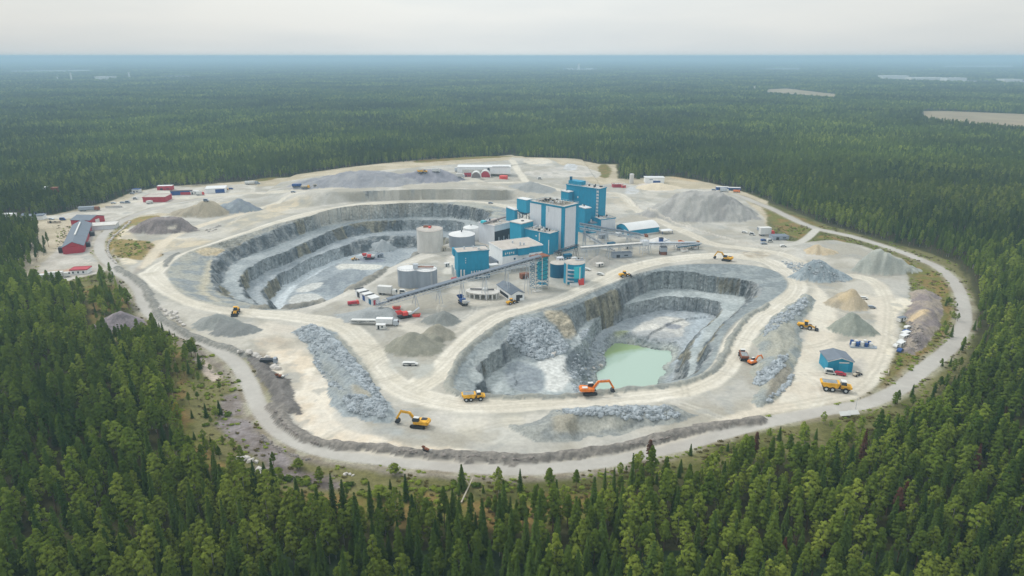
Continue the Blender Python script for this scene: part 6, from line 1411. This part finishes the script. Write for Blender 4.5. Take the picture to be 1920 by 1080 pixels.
# road side things
g = G(876, 925); t = root('fallen_log', tuple(g), 'bleached fallen log leaning beside the lone dark spruce', 'log', None, R(75)); MB().cyl((-5.5, 0, .3), (5.5, 0, 1.6), .28, 8, .18).build('trunk', TIMBER, t); MB().beam((2, 0, 1.1), (3.2, 1.0, 1.9), .12).build('branch', TIMBER, t)
for i, x_ in enumerate((1583, 1600)):
    g = G(x_, 783-i*2); t = root('notice_board', tuple(g), '%s of the two white notice boards at the lower right roadside' % ('left one', 'right one')[i], 'board', 'white boards by the ring road', R(8)); MB().add([(-2, -.6, .9), (2, -.6, .9), (2, .9, 1.9), (-2, .9, 1.9), (-2, -.6, 1.0), (2, -.6, 1.0), (2, .9, 2.0), (-2, .9, 2.0)], [(0, 3, 2, 1), (4, 5, 6, 7), (0, 1, 5, 4), (1, 2, 6, 5), (2, 3, 7, 6), (3, 0, 4, 7)]).build('board', WHITEP, t)
    for x in (-1.7, 1.7): MB().beam((x, .2, -.2), (x, .2, 1.4), .15).build('leg', TIMBER, t)
g = G(1604, 768); t = root('lamp_post', tuple(g), 'thin grey lamp post beside the lower right ring road', 'lamp post', None, 0); MB().cyl((0, 0, 0), (0, 0, 4.6), .09, 8, .05).build('pole', STEEL, t); MB().beam((0, 0, 4.6), (.9, 0, 4.8), .1).build('arm', STEEL, t); MB().box(.7, 1.3, -.12, .12, 4.7, 4.85).build('lamp', DARK, t)
crusher('small orange and pink drilling machine at the bottom centre berm', (799, 846), -30, RUST, .32, 'drill_rig', RUST); crusher('rusty pink machine beside the dark spoil slope, lower left', (526, 709), -5, RUST, .42, 'scrap_machine', WHITEP)
truck('dark truck with white stripe beside the dark spoil slope, lower left', (505, 682), 4, BLUEG, DARK, .9, 8, h=1.5); car('two-tone white car in the grey triangle between the haul roads', (764, 685), 0, WHITEP); car('second white car right beside another in the grey triangle', (774, 685), 0, WHITEP)
car('tiny red car by the left foot of the teal bin house', (853, 525), 20, RED); car('red pickup at the right foot of the twin grey tanks', (812, 541), -10, REDB); car('white and red car right of the red panel bin', (1101, 507), -30, WHITEP); car('white car in the yard right of the round bins', (1126, 516), -30, WHITEP)
# far away over the forest
def mast(label, x_, yb, yt, w_, nm='chimney'):
    g = W(x_, yb); h = height_at((g[0], g[1], 0), yt); t = root(nm, (g[0], g[1], 0), label, 'tower'); MB().cyl((0, 0, 0), (0, 0, h), w_, 10, w_*.7).build('shaft', WHITEP, t); MB().cyl((0, 0, h), (0, 0, h+w_*.8), w_*.9, 10).build('cap', WHITEP, t); return t
mast('distant white tower, left one above the forest', 135, 153, 138, 5); mast('distant white tower with broader foot, upper left', 243, 148, 137, 6); mast('faint distant tower left of the two white ones', 109, 153, 145, 3.5); mast('distant white tower near the horizon, upper centre', 1085, 131, 121, 12); mast('small far tower left of the pale field, upper right', 1414, 170, 163, 4)
for i, (xa, xb, y_) in enumerate(((178, 192, 150), (200, 208, 150), (1655, 1703, 148), (1708, 1765, 152), (1775, 1812, 153), (1882, 1916, 156), (1063, 1075, 132), (1100, 1112, 132))):
    A_ = W(xa, y_); B_ = W(xb, y_); t = root('distant_hall', (A_[0], A_[1], 0), 'distant white %s on the horizon plain, %s' % (('hall', 'low hall')[i % 2], ('first from the left', 'second from the left, small', 'first of the upper right row', 'longest of the upper right row', 'third of the upper right row', 'at the right photo edge', 'left of the central tower foot', 'right of the central tower foot')[i]), 'hall', 'distant white halls')
    w_ = B_[0]-A_[0]; hh_ = 17; MB().box(0, w_, 0, 60, 0, hh_).build('wall', WHITEP, t); MB().box(-1, w_+1, -1, 61, hh_+.01, hh_+1.5).build('roof', ROOFW, t)
# ------------------------------------------------------------------ rocks
rr = random.Random(9)
def scatter(poly, n, s0, s1, name, mat, label, extra=None, pw=2.2):
    P = gpoly(poly); lo = P.min(0); hi = P.max(0); pts = np.random.default_rng(n).uniform(lo, hi, (n*6, 2)); d, _ = sdf(P, pts[:, 0], pts[:, 1], cut=2); pts = pts[d > .3][:n]
    zz = rowx(VCO[:, 2], pts[:, 0], pts[:, 1]); m = MB()
    for (x, y), z in zip(pts, zz): m.rock(x, y, z+.05, s0*.8+(s1*1.25-s0)*rr.random()**(pw*1.5), rr)
    o = m.build(name, mat, None, kind='stuff'); o['label'] = label; return o
BLUEROCK = pmat('blue_grey_rock', C255(182, 190, 195), .95, var=.5, scale=.35); BROWNROCK = pmat('brown_rock', C255(156, 148, 142), .95, var=.4, scale=.35); PALEROCK = pmat('pale_rock', C255(222, 216, 208), .95, var=.25, scale=.5)
scatter('F300,480 420,440 520,480 620,570 740,700 830,800 930,940 980,1040 900,1060 860,960 760,860 640,740 540,660 420,600 340,560', 3400, .25, 1.15, 'rubble', BLUEROCK, 'blue-grey boulders covering the lower left rubble bank')
scatter('F640,980 760,960 900,1000 1000,1070 960,1150 800,1120 700,1080', 900, .25, .95, 'rubble', BLUEROCK, 'boulders at the lower end of the left rubble bank')
scatter('F400,600 470,640 520,760 640,880 680,960 560,900 440,740', 400, .25, .9, 'rubble', BLUEROCK, 'boulders on the yard side of the left rubble bank')
scatter('G0,400 200,390 330,470 430,600 400,650 250,700 190,700 60,640 -40,560', 2800, .25, 1.2, 'rubble', BLUEROCK, 'loose blue-grey boulders on the left slope of the pond pit')
scatter('G500,500 600,520 740,560 690,640 620,620 520,560', 500, .3, 1.0, 'rubble', BLUEROCK, 'boulders on the slope left of the green pond')
scatter('H30,400 120,340 250,240 320,280 200,400 60,470 -60,560 G1870,560 1900,460', 900, .3, 1.1, 'rubble', BLUEROCK, 'blue-grey boulders on the upper part of the right bank')
scatter('G1840,800 1900,760 H60,700 160,640 120,760 40,840 G1880,900 1800,880', 700, .3, 1.0, 'rubble', BLUEROCK, 'boulders on the road side of the right bank')
scatter('H150,820 210,790 170,880 90,970 20,1020 -40,1030 60,940', 300, .3, 1.0, 'rubble', BLUEROCK, 'boulders at the lower tip of the right bank')
scatter('J1200,160 1500,130 1800,125 1900,150 1900,200 1700,210 1500,190 1300,180', 900, .3, 1.1, 'rubble', BLUEROCK, 'blue-grey boulders along the crest of the bottom centre bank')
scatter('D100,920 260,930 420,960 560,1020 590,1080 400,1060 240,1000', 500, .3, .9, 'rubble', BLUEROCK, 'rubble on the heap between the right haul roads')
scatter('N420,690 560,800 760,900 900,930 760,930 600,870 440,760', 300, .25, .8, 'rubble', BROWNROCK, 'brown stones on the outer verge of the ring road')
scatter('N560,520 640,640 760,730 900,790 1100,820 1329,838 1329,855 1100,840 880,812 740,750 620,660 540,530', 900, .25, .7, 'rubble', BROWNROCK, 'dark stones on the berm along the lower left ring road')
scatter('J300,372 600,398 950,417 1150,408 1400,388 1700,330 1920,278 1920,292 1700,345 1400,402 1150,424 950,433 600,416 300,390', 1300, .25, .7, 'rubble', BROWNROCK, 'dark stones on the berm along the bottom ring road')
scatter('H1060,400 1180,500 1160,620 1060,640 1010,560', 200, .25, .7, 'rubble', BROWNROCK, 'stones on the purple spoil heap, right')
def boulders(pts, s, label, group, mat=PALEROCK, name='boulder'):
    src = []
    for k in range(4):
        me = bpy.data.meshes.new('boulder'); b_ = MB().rock(0, 0, .35, 1.0, random.Random(40+k)); me.from_pydata(b_.v, [], b_.f); me.materials.append(mat); src.append(me)
    for i, (x, y) in enumerate(pts):
        g = G(x, y); o = bpy.data.objects.new(name, src[i % 4]); COL.objects.link(o); o.location = tuple(g); o.rotation_euler = (0, 0, i*1.3); k = s*rr.uniform(.75, 1.25); o.scale = (k, k, k*.9); setp(o, label, 'boulder', group)
def along(s, n):
    P = np.array([p[:2] for p in px(s)]); d = np.r_[0, np.cumsum(np.linalg.norm(np.diff(P, axis=0), axis=1))]; t = np.linspace(0, d[-1], n); return list(zip(np.interp(t, d, P[:, 0]), np.interp(t, d, P[:, 1])))
boulders(along('A980,625 930,670 870,720 825,770 808,820 815,870 840,910 870,935', 34), 1.15, 'pale block in the long row lining the left inner bend of the ring road', 'pale blocks along the left bend')
boulders([(303, 581), (309, 584), (315, 588), (320, 586), (326, 592), (331, 596), (322, 598), (334, 602), (338, 606), (312, 592), (300, 578), (344, 611), (329, 588)], 1.3, 'white rock in the loose group beside the left haul road junction', 'white rocks left of the gravel cone')
boulders([(452, 661), (467, 664), (478, 668), (485, 672), (492, 676), (500, 674), (514, 690), (520, 693)], 1.6, 'white block along the dark berm, lower left yard edge', 'white blocks along the lower left berm')
boulders([(447, 862), (455, 864), (463, 861), (470, 866), (481, 868), (485, 885), (490, 892), (458, 858)], 1.2, 'white boulder on the heath at the lower left forest edge', 'white boulders on the heath')
boulders([(388, 432), (394, 430), (400, 428), (406, 426), (412, 424), (391, 435), (398, 433), (404, 431)], 1.3, 'pale block in the small pile right of the brown spoil heap', 'pale blocks by the spoil heap', STONE)
boulders([(650, 889), (656, 891), (646, 891), (662, 893)], .7, 'small white stone on the heath below the ring road', 'white stones on the heath')
boulders([(1097, 693), (1113, 692), (1036, 666), (1040, 664), (1128, 688)], 1.2, 'pale boulder on the dark rubble floor of the pond pit', 'pale boulders in the pond pit')
scatter('G500,620 620,600 700,660 700,760 620,800 640,900 540,960 440,900 420,760', 700, .25, 1.0, 'rubble', BLUEROCK, 'loose stones on the slope falling to the green pond')
# low shrubs on the heath, each a small plant
SH = []
for k in range(3):
    rgs = np.random.default_rng(200+k); P, U, V = clumps([np.array([rgs.uniform(-.6, .6), rgs.uniform(-.6, .6), .4]) for _ in range(5)], [.6]*5, 26, .2, rgs); SH.append(quads_mesh('shrub', P, U, V, MATS['birch_leaves' if k else 'pine_needles']))
for i in range(150):
    if i < 100: q = [(330, 660, 120, 200), (420, 880, 200, 40), (640, 905, 260, 30), (880, 905, 340, 30), (300, 600, 60, 60)][i % 5]; x, y = q[0]+rr.random()*q[2], q[1]+rr.random()*q[3]
    else: q = [(1655, 670, 60, 60), (1740, 560, 40, 80), (1460, 420, 50, 25), (215, 455, 70, 25), (1560, 455, 120, 40)][i % 5]; x, y = q[0]+rr.random()*q[2], q[1]+rr.random()*q[3]
    g = G(x, y); xi = int(np.clip((g[0]-x0g)/.8, 0, NX-1)); yi = int(np.searchsorted(gy, g[1])); yi = min(yi, NY-1)
    if KIND[yi*NX+xi] in (1, 2, 3, 4) or ZONE[yi*NX+xi] > 0: continue
    o = bpy.data.objects.new('shrub', SH[i % 3]); COL.objects.link(o); o.location = tuple(g); k = rr.uniform(.7, 1.9); o.scale = (k, k, k*.8); o.rotation_euler = (0, 0, i)
    setp(o, 'low green shrub on the heath %s' % ('below the lower left ring road' if x < 620 and y > 600 else 'below the bottom ring road' if y > 860 else 'inside the right road bend' if x > 1000 else 'at the left'), 'shrub', 'low shrubs on the heath')

# rough scrub over the verge: nobody could count it
def scrub():
    rg_ = np.random.default_rng(88); pts = []
    c = np.nonzero(((KIND == 5) | ((KIND == 0) & (SITED > 1))) & (ZONE == 0) & (YF < 520) & (A0 < -2) & (B0 < -2))[0]
    dn = fbm(XF[c], YF[c], 8, 700, 3); c = c[(dn > -.08)]; c = rg_.choice(c, 2600)
    base = [clumps([np.array([rg_.uniform(-.4, .4), rg_.uniform(-.4, .4), .2]) for _ in range(3)], [.45]*3, 12, .15, rg_) for _ in range(4)]
    P = []; U = []; V = []
    for i, k in enumerate(c):
        p, u, v = base[i % 4]; s = rg_.uniform(.4, 1.5)
        P.append(p*s*np.array([1, 1, .8])+VCO[k]); U.append(u*s); V.append(v*s)
    P, U, V = map(np.vstack, (P, U, V)); h = len(P)//36//2*36
    for nm, a, b, m_, lb in (('undergrowth', 0, h, 'scrub_leaves', 'olive brown scrub over the verges of the ring road'), ('undergrowth', h, len(P), 'birch_leaves', 'green scrub over the verges of the ring road')):
        o = bpy.data.objects.new(nm, quads_mesh(nm, P[a:b], U[a:b], V[a:b], MATS[m_])); COL.objects.link(o); setp(o, lb, kind='stuff')
leaf_mat('scrub_leaves', (.06, .065, .022), (.19, .15, .06)); scrub()
# ------------------------------------------------------------------ camera, light, sky, haze
cam = bpy.data.cameras.new('camera'); co = bpy.data.objects.new('camera', cam); COL.objects.link(co)
cam.sensor_width = 36; cam.lens = 36*FPX/1920; cam.clip_start = 1; cam.clip_end = 90000
co.location = (0, 0, CAMH); co.rotation_euler = (math.pi/2-PITCH, 0, 0); SC.camera = co
SUN_EL, SUN_AZ = R(48), R(-62)      # azimuth measured from +Y towards +X: light comes from the left
sun = bpy.data.lights.new('sun', 'SUN'); so = bpy.data.objects.new('sun', sun); COL.objects.link(so)
sun.energy = 1.5; sun.angle = R(12); sun.color = (1.0, .965, .91)
dv = Vector((math.sin(SUN_AZ)*math.cos(SUN_EL), math.cos(SUN_AZ)*math.cos(SUN_EL), math.sin(SUN_EL)))
so.rotation_euler = dv.to_track_quat('Z', 'Y').to_euler(); so.location = (0, 0, 300)
w = bpy.data.worlds.new('World'); SC.world = w; w.use_nodes = True
nt = w.node_tree; lk = nt.links.new; bg = nt.nodes['Background']
sky = N(nt, 'ShaderNodeTexSky', sky_type='NISHITA'); sky.sun_disc = False; sky.sun_elevation = SUN_EL; sky.sun_rotation = SUN_AZ; sky.air_density = 1.5; sky.dust_density = 3
tc = N(nt, 'ShaderNodeTexCoord'); sx = N(nt, 'ShaderNodeSeparateXYZ'); lk(tc.outputs['Generated'], sx.inputs[0])
# overcast layer: brighter overhead, streaked by flat cloud banks
mp = N(nt, 'ShaderNodeMapping'); mp.inputs['Scale'].default_value = (1.3, 1.3, 9); lk(tc.outputs['Generated'], mp.inputs[0])
no = N(nt, 'ShaderNodeTexNoise'); no.inputs['Scale'].default_value = 1.5; no.inputs['Detail'].default_value = 5; no.inputs['Roughness'].default_value = .5; lk(mp.outputs[0], no.inputs['Vector'])
cr = N(nt, 'ShaderNodeValToRGB'); lk(no.outputs['Fac'], cr.inputs[0])
cr.color_ramp.elements[0].position = .36; cr.color_ramp.elements[0].color = (.75, .80, .82, 1)
cr.color_ramp.elements[1].position = .6; cr.color_ramp.elements[1].color = (.86, .885, .875, 1)
gr = N(nt, 'ShaderNodeMapRange'); lk(sx.outputs['Z'], gr.inputs['Value']); gr.inputs['From Min'].default_value = 0; gr.inputs['From Max'].default_value = .8
gr.inputs['To Min'].default_value = .86; gr.inputs['To Max'].default_value = 1.35
ax = N(nt, 'ShaderNodeMath', operation='ABSOLUTE'); lk(sx.outputs['X'], ax.inputs[0])
sd = N(nt, 'ShaderNodeMapRange'); lk(ax.outputs[0], sd.inputs['Value']); sd.inputs['From Min'].default_value = .1; sd.inputs['From Max'].default_value = .6; sd.inputs['To Min'].default_value = 1.0; sd.inputs['To Max'].default_value = .86
gm = N(nt, 'ShaderNodeMath', operation='MULTIPLY'); lk(gr.outputs[0], gm.inputs[0]); lk(sd.outputs[0], gm.inputs[1])
vs = N(nt, 'ShaderNodeVectorMath', operation='SCALE'); lk(cr.outputs[0], vs.inputs[0]); lk(gm.outputs[0], vs.inputs['Scale'])
# Nishita at 0.1 seen through the cloud
s1 = N(nt, 'ShaderNodeVectorMath', operation='SCALE'); lk(sky.outputs[0], s1.inputs[0]); s1.inputs['Scale'].default_value = .1
mx = N(nt, 'ShaderNodeMix', data_type='RGBA'); mx.inputs['Factor'].default_value = .86; lk(s1.outputs[0], mx.inputs['A']); lk(vs.outputs[0], mx.inputs['B'])
lk(mx.outputs['Result'], bg.inputs['Color']); bg.inputs['Strength'].default_value = 1.0
# haze: one closed box of thin air
HZ = 1
if HZ:
    bm = bmesh.new(); bmesh.ops.create_cube(bm, size=1)
    for v in bm.verts:
        v.co.x *= 56000; v.co.y = v.co.y*45000+21500; v.co.z = (-44 if v.co.z < 0 else 132)
    me = bpy.data.meshes.new('haze'); bm.to_mesh(me); bm.free()
    ho = bpy.data.objects.new('haze', me); COL.objects.link(ho); ho['kind'] = 'stuff'
    m = bpy.data.materials.new('haze_air'); m.use_nodes = True; nt = m.node_tree; nt.nodes.clear()
    out = N(nt, 'ShaderNodeOutputMaterial'); pv = N(nt, 'ShaderNodeVolumePrincipled')
    pv.inputs['Color'].default_value = (.50, .72, .90, 1); pv.inputs['Density'].default_value = .00020; pv.inputs['Anisotropy'].default_value = 0.0
    nt.links.new(pv.outputs[0], out.inputs['Volume']); me.materials.append(m)
SC.view_settings.view_transform = 'Standard'; SC.view_settings.look = 'None'; SC.view_settings.exposure = 0.29; SC.view_settings.gamma = 1
SC.render.engine = 'CYCLES'; SC.cycles.use_denoising = True
SC.cycles.max_bounces = 5; SC.cycles.diffuse_bounces = 3; SC.cycles.volume_bounces = 1; SC.cycles.glossy_bounces = 2; SC.cycles.transparent_max_bounces = 8
print('objects', len(bpy.data.objects))
